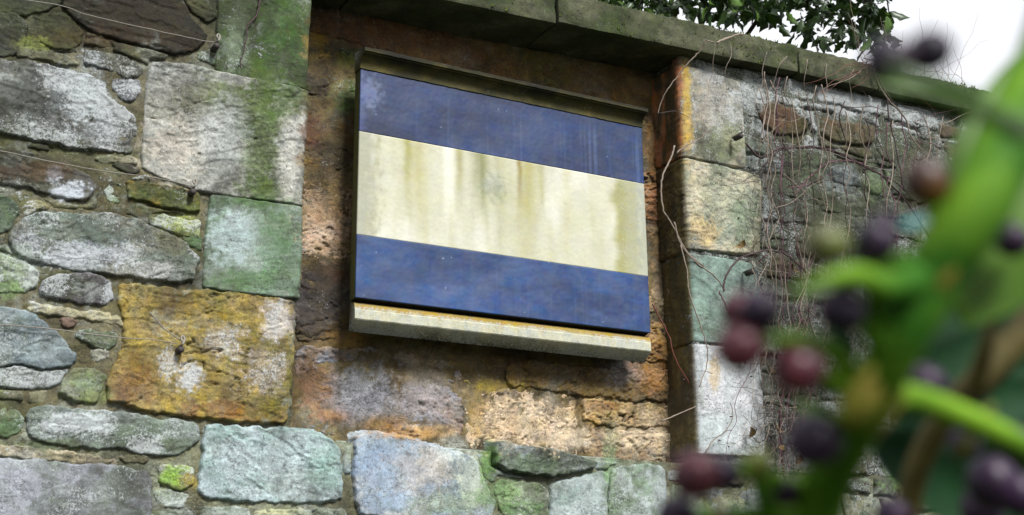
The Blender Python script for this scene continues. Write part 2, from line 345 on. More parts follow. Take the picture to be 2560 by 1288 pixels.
def steps(t, k):                                # broken ledges: flat treads and sharp risers
    fr = t-np.floor(t); return np.floor(t)+sstep(k, 1, fr)-t*.8
def relief(style, x, z, seed):
    rr_ = random.Random(seed); a = rr_.uniform(-.35, .35); ca, sa = math.cos(a), math.sin(a)
    x, z = x*ca+z*sa, z*ca-x*sa
    n = lambda fx, fz, o=4, k=0: fbm(x*fx, z*fz, o, seed+k)
    if style == 'smooth': h = .006*n(3, 4)+.0012*n(20, 30, 4, 5)+.0010*n(70, 90, 3, 8)
    elif style == 'tooled': h = .004*n(3, 4)+.0016*n(9, 85, 3, 5)+.0012*n(50, 60, 3, 9)
    elif style == 'pitted': h = .006*n(4, 5)-.006*sstep(.28, .42, n(30, 44, 4, 4))+.002*steps(n(7, 12, 4, 9)*3, .9)+.0012*n(60, 90, 3, 2)
    elif style == 'flaky': h = .0045*steps(n(3, 6, 5)*2.6+x*2.5, .93)+.0028*steps(n(7, 16, 5, 3)*2.6, .9)+.0012*n(50, 80, 3, 5)
    else: h = .010*n(3, 5)+.0048*steps(n(3, 7, 5, 2)*2.2, .93)+.0018*steps(n(10, 22, 5, 3)*2.2, .88)+.0013*n(50, 75, 3, 5)
    # hairline cracks, mostly along the bedding
    amp = {'smooth': .005, 'tooled': .0, 'pitted': .008, 'flaky': .013, 'rough': .009}[style]*rr_.uniform(.3, 1.2)
    c1_ = np.abs(n(3, 8, 3, 11)); m1 = sstep(.1, .3, n(4, 4, 2, 13)); h = h-amp*np.exp(-(c1_/.018)**2)*m1
    c2_ = np.abs(n(7, 15, 3, 21)); m2 = sstep(.2, .35, n(8, 8, 2, 23)); h = h-amp*.7*np.exp(-(c2_/.035)**2)*m2
    return h

def stone_obj(root, poly, c1, c2, style='rough', lich=.2, proud=.012, fold=None, res=.0055, edge=.016, seed=None, extra=None, gap=-.004, cut=.09, name='stone', label=None, mat=None, minarea=0, warp=.0075, rug=1, collect=None):
    seed = seed if seed is not None else random.randint(0, 9999)
    P = np.array(chaikin(chaikin(poly, cut), .25))
    x0, z0 = P.min(0)-.012; x1, z1 = P.max(0)+.012
    xs = np.arange(x0, x1+res, res); zs = np.arange(z0, z1+res, res)
    X, Z = np.meshgrid(xs, zs)
    d = sdf_poly(P, X, Z)-gap
    d = d+warp*fbm(X*26, Z*26, 4, seed+31)+warp*.8*fbm(X*9, Z*9, 2, seed+37)
    if extra is not None: d = np.minimum(d, extra(X, Z))
    if (d > .004).sum()*res*res < minarea: return None
    e = np.clip(d/edge, 0, 1); prof = np.sqrt(np.clip(1-(1-e)**2, 0, 1))
    tilt = random.uniform(-.02, .02)*(X-P[:, 0].mean())+random.uniform(-.03, .03)*(Z-P[:, 1].mean())
    h = relief(style, X, Z, seed)*rug+proud+tilt
    h = -.022+(h+.022)*prof; h = np.where(d < 0, -.022+np.maximum(d, -.012)*1.6, h)
    keepv = d > -.011
    q = keepv[:-1, :-1] | keepv[1:, :-1] | keepv[:-1, 1:] | keepv[1:, 1:]
    ny, nx = X.shape; idx = np.arange(ny*nx).reshape(ny, nx)
    Fc = np.stack([idx[:-1, :-1][q], idx[:-1, 1:][q], idx[1:, 1:][q], idx[1:, :-1][q]], 1)
    if len(Fc) < 4: return None
    if fold == 'R': pass
    used = np.unique(Fc); rm = np.full(ny*nx, -1); rm[used] = np.arange(len(used)); Fc = rm[Fc]
    s = X.ravel()[used]; z = Z.ravel()[used]; hh = h.ravel()[used]
    pos = surf(s, z, hh, fold)
    m = sstep(-.25, .35, fbm(s*7, z*9, 4, seed+60)+.3*fbm(s*40, z*50, 3, seed+61))
    rgb = lin(c1)*(1-m[:, None])+lin(c2)*m[:, None]
    li = lich*(.55+.9*sstep(-.2, .5, fbm(s*6, z*6, 3, seed+80)))
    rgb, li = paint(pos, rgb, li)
    if fold == 'R':                              # the returns of the niche are stained brown and ochre
        tn = sstep(-.3, .4, fbm(s*14, z*5, 4, seed+70)); tone = lin((104,82,54))*(1-tn[:, None])+lin((134,108,62) if z.mean() < CAMZ+1.85 else (206,116,34))*tn[:, None]
        k = (sstep(XR+.002, XR-.006, s)*.9)[:, None]; rgb = rgb*(1-k)+tone*k; li = li*(1-k[:, 0])+.05*k[:, 0]
    col = np.concatenate([rgb, li[:, None]], 1)
    if collect is not None: collect.append((pos, Fc, col)); return None
    me = mesh_np(name, pos, Fc, col)
    o = put(name, me, mat or (M_ASHLAR if style in ('tooled', 'smooth') else M_STONE), root)
    if label: o['label'] = label
    return o

def sheet(root, s0, s1, z0, z1, fold, c1, c2, res=.008, seed=1, base=.001, amp=.009, name='mortar', ztopf=None, lich=.12):
    xs = np.linspace(s0, s1, max(2, int((s1-s0)/res))); X, T = np.meshgrid(xs, np.linspace(0, 1, max(2, int((z1-z0)/res))))
    top = ztopf(X) if ztopf else z1
    Z = z0+(top-z0)*T
    h = base+amp*fbm(X*10, Z*12, 4, seed)+.0045*fbm(X*55, Z*70, 3, seed+4)
    pos = surf(X.ravel(), Z.ravel(), h.ravel(), fold)
    m = sstep(-.3, .4, fbm(X*5, Z*6, 4, seed+9)).ravel()
    rgb = lin(c1)*(1-m[:, None])+lin(c2)*m[:, None]; li = np.full(len(rgb), lich)
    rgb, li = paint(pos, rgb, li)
    ny, nx = X.shape; idx = np.arange(ny*nx).reshape(ny, nx)
    Fc = np.stack([idx[:-1, :-1].ravel(), idx[:-1, 1:].ravel(), idx[1:, 1:].ravel(), idx[1:, :-1].ravel()], 1)
    return put(name, mesh_np(name, pos, Fc, np.concatenate([rgb, li[:, None]], 1)), M_MORTAR, root)

wall = empty('stone_wall', (2.2, 4.3, 0)); tag(wall, 'tall mossy rubble garden wall with a square niche behind the striped tablet', 'wall')

FR_ = {'P': (1, 0, 0), 'A': (2.0125, 0, 0), 'B': (1.872, 0, 600), 'D': (1.769, 700, 560), 'E': (2.012, 1500, 0), 'G': (2.927, 1860, 180), 'K': (1.769, 1600, 560)}
def conv(fr, pts, Y):
    k, ox, oy = FR_[fr]; R = []
    for x, y in pts:
        p = on_plane(ox+x/k, oy+y/k, Y); R.append((p[0], p[2]))
    return R

G_DK = (62,64,54); G_MD = (112,114,104); G_LT = (176,178,172); G_OL = (98,100,66); G_TEAL = (118,132,124); BRN = (78,58,42); SL = (150,162,164)
# frame, outline, colour 1, colour 2, style, lichen, proud, label
LEFT = [
 ('B',[(555,215),(650,210),(830,230),(1100,245),(1372,285),(1368,500),(1340,862),(1000,845),(850,828),(700,795),(500,755),(510,640),(562,540),(585,400)],(166,146,74),(148,118,60),'flaky',.1,.016,'ochre block with whitish patches, the wire eyelet fixed in it'),
 ('A',[(310,-60),(880,-60),(960,100),(1045,180),(1000,245),(880,275),(700,225),(480,175),(380,120),(320,40)],(56,52,44),(70,50,34),'rough',.08,.02,'very dark brown stone at the top of the wall'),
 ('A',[(925,-40),(1085,-40),(1092,95),(1040,120),(975,75),(940,20)],(104,104,60),(70,74,44),'rough',.2,.014,None),
 ('A',[(995,262),(1080,250),(1085,322),(1000,300)],(96,120,64),(120,130,90),'rough',.3,.01,None),
 ('A',[(-60,-60),(295,-60),(318,20),(170,62),(90,88),(-60,55)],(92,98,66),(72,78,60),'rough',.2,.012,None),
 ('A',[(-60,62),(80,82),(135,130),(108,250),(60,288),(-60,295)],(66,70,62),(96,98,88),'flaky',.3,.016,None),
 ('A',[(165,85),(330,72),(425,165),(405,228),(290,252),(185,200)],(100,104,50),(84,90,54),'rough',.15,.01,None),
 ('A',[(232,205),(370,222),(382,262),(262,262)],(90,92,70),(70,76,60),'rough',.2,.008,None),
 ('A',[(82,235),(240,262),(330,285),(388,328),(300,322),(90,285)],(110,112,78),(150,148,120),'flaky',.3,.012,None),
 ('A',[(430,165),(520,180),(552,242),(422,225)],(130,112,70),(98,92,56),'rough',.2,.008,None),
 ('A',[(432,252),(560,272),(712,330),(720,385),(640,390),(560,360),(418,318)],(146,146,138),(118,118,106),'flaky',.35,.014,None),
 ('A',[(580,400),(640,390),(705,400),(710,460),(670,502),(612,502),(572,450)],(86,82,82),(120,120,125),'rough',.5,.014,'small rounded dark grey stone left of the big pale block'),
 ('A',[(-60,308),(130,316),(300,350),(470,388),(522,430),(532,490),(622,545),(685,600),(672,700),(652,768),(560,765),(400,752),(240,718),(100,690),(-60,665)],(98,98,90),(142,142,140),'rough',.45,.018,'large grey block with white lichen at the left edge'),
 ('A',[(130,720),(240,730),(252,756),(140,746)],(66,58,50),(90,84,72),'flaky',.1,.01,None),
 ('A',[(-60,732),(100,760),(250,800),(330,835),(455,888),(472,950),(430,1012),(330,1005),(150,952),(-60,915)],(92,72,54),(112,110,104),'rough',.25,.018,'long brown and grey stone under the upper wire'),
 ('A',[(560,832),(650,830),(702,868),(640,882)],(66,62,58),(90,84,80),'flaky',.1,.012,None),
 ('A',[(480,802),(560,780),(690,800),(690,828),(500,815)],(176,170,145),(150,150,120),'flaky',.3,.008,None),
 ('A',[(642,920),(800,932),(900,950),(1000,980),(998,1068),(900,1060),(780,1030),(640,1003)],(140,116,36),(98,104,50),'flaky',.2,.016,'narrow mossy ochre stone above the green block'),
 ('A',[(510,930),(590,950),(602,1020),(550,1012)],(150,170,130),(120,140,100),'rough',.4,.008,None),
 ('A',[(100,1060),(130,1022),(200,1010),(245,1042),(130,1085)],(160,155,120),(104,100,70),'rough',.3,.008,None),
 ('A',[(-60,975),(60,1000),(90,1050),(60,1150),(-60,1180)],(92,108,90),(110,124,104),'rough',.3,.012,None),
 ('P',[(85,532),(240,533),(320,545),(430,590),(497,645),(478,700),(450,706),(320,692),(230,682),(110,660),(50,648),(20,600),(45,555)],(122,132,122),(140,140,128),'rough',.4,.02,'long grey green slab with lichen at its lower edge'),
 ('A',[(750,1100),(820,1082),(1000,1112),(1000,1198),(900,1188),(762,1130)],(160,170,100),(120,130,80),'flaky',.5,.01,None),
 ('A',[(922,1192),(1008,1195),(1008,1262),(932,1230)],(110,140,90),(90,110,70),'rough',.2,.01,None),
 ('B',[(-40,55),(100,102),(178,150),(162,228),(80,252),(-40,240)],(160,170,140),(120,140,100),'rough',.5,.012,None),
 ('B',[(202,198),(260,165),(400,160),(518,190),(532,280),(490,310),(350,295),(182,262)],(92,88,90),(120,116,118),'rough',.5,.018,'dark grey oblong stone above the ochre block'),
 ('B',[(-40,310),(110,330),(172,370),(252,430),(360,540),(320,590),(212,610),(100,582),(-40,590)],(124,138,142),(150,162,164),'smooth',.35,.018,'blue grey block crossed by the lower wire'),
 ('B',[(-40,602),(100,595),(205,620),(330,598),(272,680),(150,692),(-40,682)],(140,145,140),(110,120,110),'flaky',.4,.012,None),
 ('B',[(292,372),(330,366),(360,384),(350,415),(292,406)],(140,116,100),(120,100,88),'rough',.2,.012,'small round brownish pebble in the mortar'),
 ('B',[(360,420),(550,440),(545,498),(500,515),(358,455)],(98,116,88),(118,124,100),'flaky',.3,.01,None),
 ('B',[(130,292),(400,332),(560,352),(575,400),(480,385),(330,360),(140,332)],(176,170,138),(140,136,100),'flaky',.3,.01,None),
 ('B',[(350,592),(440,602),(502,640),(442,768),(350,760),(282,720),(300,660)],(136,140,108),(110,126,60),'rough',.2,.014,None),
 ('B',[(432,522),(500,510),(512,560),(440,572)],(196,194,180),(160,160,140),'rough',.3,.01,None),
 ('B',[(-40,768),(60,780),(110,830),(90,890),(40,922),(-40,900)],(106,132,88),(140,150,120),'rough',.3,.012,None),
 ('B',[(140,785),(300,792),(600,812),(938,870),(930,930),(880,980),(800,1012),(600,982),(330,970),(150,932),(125,870)],(130,142,130),(150,160,156),'rough',.4,.018,'long lichen flecked stone below the ochre block'),
 ('B',[(-40,955),(300,990),(540,1032),(550,1055),(350,1042),(-40,1008)],(196,184,158),(160,150,124),'flaky',.2,.008,None),
 ('B',[(550,1012),(690,1012),(690,1040),(582,1042)],(176,166,130),(130,124,90),'flaky',.2,.008,None),
 ('B',[(-40,1022),(300,1045),(697,1082),(697,1340),(-40,1340)],(168,172,180),(150,156,158),'smooth',.25,.016,'broad pale blue grey block in the bottom left corner'),
 ('B',[(742,1066),(820,1058),(905,1060),(902,1150),(840,1166),(752,1142)],(140,160,70),(176,180,150),'rough',.3,.014,'small roundish stone with bright yellow green moss'),
 ('B',[(712,1182),(800,1172),(870,1202),(862,1250),(742,1252)],(180,190,180),(150,160,140),'rough',.3,.01,None),
 ('B',[(958,866),(1200,880),(1400,888),(1540,930),(1588,1000),(1600,1215),(1500,1232),(1200,1225),(1000,1215),(930,1180),(945,1000)],(176,192,194),(154,176,172),'rough',.15,.02,'pale bluish block beneath the left corner of the niche'),
 ('B',[(930,1242),(1162,1252),(1170,1340),(930,1340)],(170,180,170),(130,140,120),'rough',.2,.01,None),
 ('B',[(1182,1262),(1600,1262),(1640,1340),(1182,1340)],(184,186,150),(150,160,140),'rough',.2,.012,None),
 ('B',[(700,1268),(900,1260),(905,1340),(700,1340)],(120,126,100),(150,156,140),'rough',.2,.008,None),
 ('D',[(330,938),(440,922),(560,950),(700,998),(852,1030),(892,1130),(940,1230),(900,1340),(340,1290),(325,1100)],(160,178,194),(186,190,190),'smooth',.2,.02,'big pale blue block below the striped tablet'),
 ('D',[(948,962),(1080,985),(1250,1020),(1385,1060),(1372,1082),(1200,1122),(1130,1112),(1000,1092),(935,1060)],(112,122,110),(150,158,158),'flaky',.2,.03,'jagged grey green chip wedged under the niche'),
 ('D',[(965,1130),(1140,1150),(1182,1180),(1180,1340),(1010,1340),(940,1190)],(140,160,120),(176,186,160),'rough',.3,.01,None),
 ('D',[(1190,1150),(1380,1102),(1450,1100),(1432,1340),(1190,1340)],(176,188,186),(150,166,160),'smooth',.25,.014,None),
 ('D',[(1462,1082),(1600,1060),(1700,1082),(1702,1340),(1445,1340)],(180,190,188),(150,168,150),'smooth',.25,.014,None),
]
QUOIN_L = [
 ('A',[(1100,-80),(1553,-80),(1548,200),(1535,440),(1310,412),(1088,357),(1095,200)],(76,98,44),(104,118,84),'smooth',.2,.014,'green algae covered quoin at the top left of the niche'),
 ('A',[(765,318),(920,325),(1100,367),(1312,414),(1526,452),(1522,650),(1507,1025),(1350,1012),(1185,992),(1000,962),(830,905),(720,850),(722,700),(733,560),(740,430)],(184,184,176),(156,158,152),'rough',.1,.016,'big pale quoin with a green algae stain down its right half'),
 ('P',[(530,488),(640,503),(735,518),(743,560),(738,744),(620,735),(508,719),(514,600)],(132,152,132),(116,136,108),'tooled',.15,.014,'ribbed green quoin with a whitish patch, above the ochre block'),
]
QUOIN_R = [
 ('P',[(1703,160),(1850,205),(1862,425),(1717,391)],(178,170,150),(140,138,124),'tooled',.4,.012,'top quoin right of the niche with an ochre edge'),
 ('P',[(1716,399),(1898,441),(1895,640),(1724,629)],(196,188,164),(168,172,150),'flaky',.2,.014,None),
 ('P',[(1726,635),(1890,662),(1900,868),(1740,857)],(146,170,158),(128,150,140),'tooled',.2,.012,'blue green quoin right of the niche beside the bent tendril'),
 ('P',[(1742,864),(1895,878),(1905,1145),(1752,1136)],(208,210,212),(190,198,198),'smooth',.35,.014,'whitish quoin, lowest right of the niche'),
]
RIGHT = [
 ('G',[(55,230),(190,215),(300,260),(440,360),(470,420),(400,470),(230,470),(150,400)],(118,82,58),(96,84,52),'flaky',.1,.014,'brown stone in the creeper near the coping'),
 ('G',[(560,335),(700,370),(945,400),(945,520),(800,545),(640,520),(540,440)],(136,98,76),(120,92,70),'flaky',.05,.014,'pinkish brown flat stone behind the creeper'),
 ('G',[(530,455),(640,530),(860,560),(940,560),(940,650),(840,630),(700,570),(560,560)],(146,126,98),(120,104,84),'flaky',.1,.01,None),
 ('G',[(960,430),(1170,440),(1190,560),(1150,700),(1000,640),(955,560)],(104,116,96),(130,136,120),'rough',.4,.012,None),
 ('G',[(1200,470),(1350,520),(1380,640),(1240,660),(1190,600)],(120,130,114),(96,108,84),'rough',.3,.012,None),
 ('G',[(1420,370),(1580,420),(1570,490),(1440,480)],(126,92,78),(110,84,70),'rough',.2,.012,'small reddish stone at the right end under the coping'),
 ('G',[(1450,530),(1700,560),(1690,720),(1500,700)],(132,100,84),(120,110,96),'rough',.3,.012,None),
 ('G',[(290,590),(450,590),(600,640),(560,820),(380,840),(300,740)],(104,114,88),(84,96,70),'rough',.2,.012,None),
 ('G',[(630,700),(720,670),(830,690),(860,850),(760,850),(650,800)],(146,156,160),(120,130,130),'rough',.3,.014,'grey stone seen through the tendrils'),
 ('G',[(890,740),(1000,720),(1060,880),(960,910),(890,880)],(128,146,108),(104,124,84),'rough',.2,.012,None),
 ('G',[(540,870),(700,880),(960,940),(1000,1080),(760,1060),(560,1020)],(84,94,72),(104,114,92),'rough',.2,.012,None),
 ('G',[(1000,930),(1200,960),(1180,1080),(1010,1080)],(110,122,106),(84,92,80),'rough',.2,.012,None),
]
traced = []            # (polygon, fold) in wall coordinates, to keep the packed stones clear of them
def lay(spec, Y=WY, fold=None, ext=None, name='stone', res=.0055, **kw):
    fr, pts, c1, c2, st, li, pr, lab = spec
    P = conv(fr, pts, Y)
    if ext == 'L':     # run round the left edge of the niche
        P = [((XL+DEP-.004) if abs(p[0]-XL) < .03 else p[0], p[1]) for p in P]
    if ext == 'R':
        P = [((XR-DEP+.004) if abs(p[0]-XR) < .03 else p[0], p[1]) for p in P]
    if fold != 'back': traced.append(np.array(P))
    stone_obj(wall, P, c1, c2, st, li, pr, fold, res=res, label=lab, name=name, **kw)
for sp in LEFT: lay(sp, res=.0042, edge=random.uniform(.006, .012), gap=-.007)
for sp in QUOIN_L: lay(sp, fold='L', ext='L', res=.0042, edge=.007, name='quoin', warp=.002, gap=-.006, cut=.04)
for sp in QUOIN_R: lay(sp, fold='R', ext='R', res=.005, edge=.007, name='quoin', warp=.002, gap=-.006, cut=.04)
for sp in RIGHT: lay(sp, res=.0065)

# niche back
NICHE = [
 ('P',[(740,425),(800,430),(890,442),(890,652),(740,638)],(186,158,124),(146,122,92),'pitted',.2,.01,'pinkish pitted block in the niche left of the tablet'),
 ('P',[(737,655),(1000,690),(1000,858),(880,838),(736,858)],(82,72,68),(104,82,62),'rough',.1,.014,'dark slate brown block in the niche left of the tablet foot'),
 ('P',[(738,868),(1000,880),(1151,915),(1152,1120),(1000,1100),(736,1075)],(160,140,126),(150,152,160),'rough',.1,.012,'broad grey and rust block at the foot of the niche'),
 ('D',[(310,430),(800,500),(985,560),(985,640),(812,640),(800,600),(320,545)],(120,92,56),(140,110,66),'rough',.1,.01,None),
 ('D',[(822,650),(985,652),(985,728),(870,760),(822,742)],(186,150,66),(150,116,54),'rough',.1,.008,None),
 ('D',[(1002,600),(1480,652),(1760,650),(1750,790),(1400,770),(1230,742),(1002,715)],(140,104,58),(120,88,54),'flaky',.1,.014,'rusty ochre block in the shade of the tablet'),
 ('D',[(822,765),(1000,738),(1200,740),(1290,772),(1318,1050),(1080,1010),(900,1000),(822,990)],(218,192,160),(196,172,144),'pitted',.05,.012,'pale sandy cracked block at the foot of the niche'),
 ('D',[(1330,782),(1500,792),(1740,812),(1745,898),(1500,900),(1340,870)],(196,166,120),(150,120,84),'flaky',.1,.012,None),
 ('D',[(1340,912),(1745,918),(1750,1100),(1340,1065)],(200,180,148),(164,140,108),'flaky',.1,.01,None),
 ('P',[(740,-40),(1060,-40),(1344,125),(1344,215),(1000,135),(770,82)],(124,84,44),(98,66,36),'rough',.05,.012,'orange brown lintel course in the niche, left half'),
 ('P',[(1356,128),(1670,185),(1670,330),(1356,218)],(130,92,44),(116,78,42),'rough',.05,.012,'orange brown lintel course in the niche, right half'),
 ('P',[(765,88),(800,85),(832,115),(828,150),(765,135)],(170,128,50),(130,98,46),'rough',.1,.012,None),
 ('P',[(765,145),(800,150),(822,175),(815,185),(765,165)],(160,124,56),(110,90,56),'rough',.1,.012,None),
 ('P',[(762,180),(815,192),(820,240),(760,230)],(104,92,70),(84,76,60),'rough',.2,.01,None),
 ('P',[(758,240),(818,248),(815,290),(756,285)],(110,104,50),(90,70,44),'rough',.2,.012,None),
 ('P',[(755,295),(812,300),(808,345),(752,342)],(110,70,48),(84,58,42),'rough',.1,.01,None),
 ('P',[(750,350),(830,362),(890,380),(890,430),(748,412)],(92,70,52),(130,104,60),'flaky',.1,.014,None),
 ('P',[(845,115),(1000,150),(1000,290),(835,270)],(110,116,56),(90,104,60),'rough',.35,.012,'green stained stone behind the top left of the tablet'),
 ('P',[(838,280),(1000,300),(1000,440),(880,350),(838,340)],(128,94,54),(100,76,48),'smooth',.05,.014,None),
 ('P',[(1560,300),(1680,330),(1668,430),(1560,420)],(150,104,52),(92,66,44),'rough',.1,.012,None),
 ('P',[(1560,430),(1670,440),(1680,555),(1560,545)],(180,116,56),(140,92,50),'flaky',.1,.012,None),
 ('P',[(1560,560),(1690,568),(1700,690),(1560,680)],(186,140,100),(150,112,80),'rough',.1,.012,None),
 ('P',[(1560,695),(1700,700),(1705,800),(1560,790)],(186,160,126),(150,122,92),'rough',.2,.012,None),
 ('P',[(1560,805),(1705,810),(1710,905),(1560,900)],(196,140,76),(160,110,70),'flaky',.1,.012,None),
]
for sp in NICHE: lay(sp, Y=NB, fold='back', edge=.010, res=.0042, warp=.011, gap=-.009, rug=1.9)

# packed rubble between and around the traced stones
BLUE = (158,172,178)
def palette(s, z):
    t = cop_bot(s)-z
    if s > XR and t < .30: return random.choice([((150,154,150),(96,98,94),.95,'rough'), ((128,132,124),(84,86,80),.9,'rough'), ((104,112,90),(140,144,136),.7,'rough')])
    if s > XR: return random.choice([((110,120,100),(88,98,78),.4,'rough'), ((128,136,124),(104,112,92),.45,'rough'), ((96,100,84),(120,128,110),.3,'flaky'), ((134,140,138),(110,118,108),.4,'rough'), ((104,90,70),(120,110,90),.2,'flaky')])
    if z < SILL and s > 1.1: return random.choice([((160,174,170),(140,156,140),.3,'rough'), ((176,184,176),(150,160,140),.3,'smooth'), ((136,150,118),(160,170,150),.3,'rough')])
    return random.choice([((120,118,84),(96,98,66),.3,'rough'), ((140,138,112),(110,110,84),.35,'rough'), ((96,88,66),(118,112,86),.2,'flaky'), ((150,152,130),(120,126,104),.4,'rough')])
cells = []
def rows(s0, s1, z0, z1, rh, rw, jit=.016):
    z = z0; ph = random.random()*9
    wav = lambda x, k: .022*math.sin(x*1.7+k*2.1+ph)+.012*math.sin(x*5.3+k*4.4)
    k = 0
    while z < z1:
        hh = rh*random.choice([.6, .8, 1, 1.2, 1.5]); x = s0-random.random()*rw; d0 = random.uniform(-jit, jit)
        while x < s1:
            ww = rw*random.choice([.4, .7, .9, 1.1, 1.5, 1.9])*max(.7, min(1.4, hh/rh)); J = lambda: random.uniform(-jit, jit); d1 = J()
            b = lambda q: z+wav(q, k); t = lambda q: z+hh+wav(q, k+1)
            if hh > rh*1.1 and random.random() < .3:      # two thin stones, one on the other
                f = random.uniform(.35, .65); mid = lambda q: b(q)+(t(q)-b(q))*f
                parts_ = [(b, mid), (mid, t)]
            else: parts_ = [(b, t)]
            for lo_, hi_ in parts_:
                x0_, x1_ = x+.004, x+ww-.004; P = [(x0_+d0, lo_(x)+J()*.4), ((x0_+x1_)/2+J(), lo_(x+ww/2)+J()*.5), (x1_+d1, lo_(x+ww)+J()*.4), (x1_+d1*.3+J()*.5, (lo_(x+ww)+hi_(x+ww))/2), (x1_-d1+J()*.3, hi_(x+ww)+J()*.4), ((x0_+x1_)/2+J(), hi_(x+ww/2)+J()*.5), (x0_-d0, hi_(x)+J()*.4), (x0_+J()*.5, (lo_(x)+hi_(x))/2)]
                cells.append(P)
            x += ww; d0 = d1
        z += hh; k += 1
rows(.15, XL+.02, CAMZ+.2, CAMZ+2.32, .075, .13)
rows(XL+.02, XR+.05, CAMZ+.2, SILL, .10, .17)
rows(XR+.06, 4.3, CAMZ+.2, CAMZ+2.46, .115, .20)
rows(4.3, 5.75, CAMZ+.2, CAMZ+2.48, .15, .28)
tb = [(p.min(0), p.max(0), p) for p in traced]
def extent(P):
    u, v = to_px(np.array([p[0] for p in P]), WY+0*np.array([p[0] for p in P]), np.array([p[1] for p in P])); a = (u.max()-u.min())*(v.max()-v.min())
    return -1 if u.min() > 2600 or u.max() < -40 or v.min() > 1330 else a
room = 292-len(traced)-len(NICHE); made = 0; LOOSE = []
cells.sort(key=lambda P: -extent(P)); OFF = len(cells)
rows(-2.6, .14, CAMZ-1.0, CAMZ+2.2, .13, .24); rows(5.76, 8.4, CAMZ-1.0, CAMZ+2.46, .15, .28); rows(.14, 5.76, CAMZ-1.0, CAMZ+.19, .14, .26)
for ci, P in enumerate(cells):
    A = np.array(P); lo, hi = A.min(0), A.max(0)
    near = [p for a, b, p in tb if a[0] < hi[0]+.02 and b[0] > lo[0]-.02 and a[1] < hi[1]+.02 and b[1] > lo[1]-.02]
    cx, cz = A.mean(0)
    def extra(X, Z, near=near, below=(cz < SILL and XL < cx < XR)):
        d = np.full(X.shape, 1.0)
        for p in near: d = np.minimum(d, -sdf_poly(p, X, Z)-.007)
        d = np.minimum(d, cop_bot(X)-.012-Z)
        nich = np.maximum(np.maximum(XL-X, X-XR), SILL-Z)-.006      # keep out of the niche opening
        return np.minimum(d, nich)
    c1, c2, li, st = palette(cx, cz)
    off = ci >= OFF; many = off or made >= room
    if stone_obj(wall, P, c1, c2, st, li, random.uniform(.002, .02), None, res=.018 if off else (.0062 if cx < 3 else .0068), edge=random.uniform(.007, .016), gap=random.uniform(.0, .005), warp=.008, extra=extra, minarea=.0022, collect=LOOSE if many else None): made += 1
VV, FF, CC, o_ = [], [], [], 0
for p_, f_, c_ in LOOSE: VV.append(p_); FF.append(f_+o_); CC.append(c_); o_ += len(p_)
lo_ = put('small_stones', mesh_np('small_stones', np.vstack(VV), np.vstack(FF), np.vstack(CC)), M_STONE, wall); lo_['kind'] = 'stuff'

# mortar bedding
MO1, MO2 = (108,102,70), (136,130,102)  # mortar darkened to stand in for the shade of deep joints
def zt(x): return cop_bot(x)-.001
sheet(wall, -.1, XL+DEP, SILL, 0, 'L', MO1, MO2, seed=3, ztopf=zt, z1=CAMZ+2.3) if False else None
def mort(s0, s1, z0, fold, c1, c2, seed, **kw):
    return sheet(wall, s0, s1, z0, CAMZ+2.35, fold, c1, c2, seed=seed, ztopf=zt, **kw)
mort(.1, XL+DEP, SILL, 'L', MO1, MO2, 3)
mort(XR-DEP, 5.8, SILL, 'R', (92,96,78), (116,120,106), 4, base=.003, amp=.011, lich=.4)
sheet(wall, .1, 5.8, CAMZ+.15, SILL, None, (128,126,96), (158,162,138), seed=5)
mort(XL-.01, XR+.01, SILL-.02, 'back', (112,86,54), (146,116,80), 6, base=.009, amp=.009)
# sill ledge, under the niche back
xs = np.linspace(XL-.01, XR+.01, 120); ys = np.linspace(WY+.006, NB+.02, 14); X, Y = np.meshgrid(xs, ys)
pz = SILL-.004+.004*fbm(X*12, Y*12, 3, 8); ny, nx = X.shape; idx = np.arange(ny*nx).reshape(ny, nx)
Fc = np.stack([idx[:-1, :-1].ravel(), idx[:-1, 1:].ravel(), idx[1:, 1:].ravel(), idx[1:, :-1].ravel()], 1)
cc = np.tile(np.append(lin((110,116,80)), .3), (ny*nx, 1))
put('sill', mesh_np('sill', np.stack([X, Y, pz], -1).reshape(-1, 3), Fc, cc), M_MORTAR, wall)

# mortar beyond the frame
for (a_, b_, z0_, z1_, k_) in ((-2.6, .11, 0, CAMZ+2.25, 11), (.11, 5.79, -.02, CAMZ+.155, 12), (5.79, 9, 0, CAMZ+2.46, 13)): sheet(wall, a_, b_, z0_, z1_, None, MO1, MO2, res=.03, seed=k_, base=.0, amp=.008)
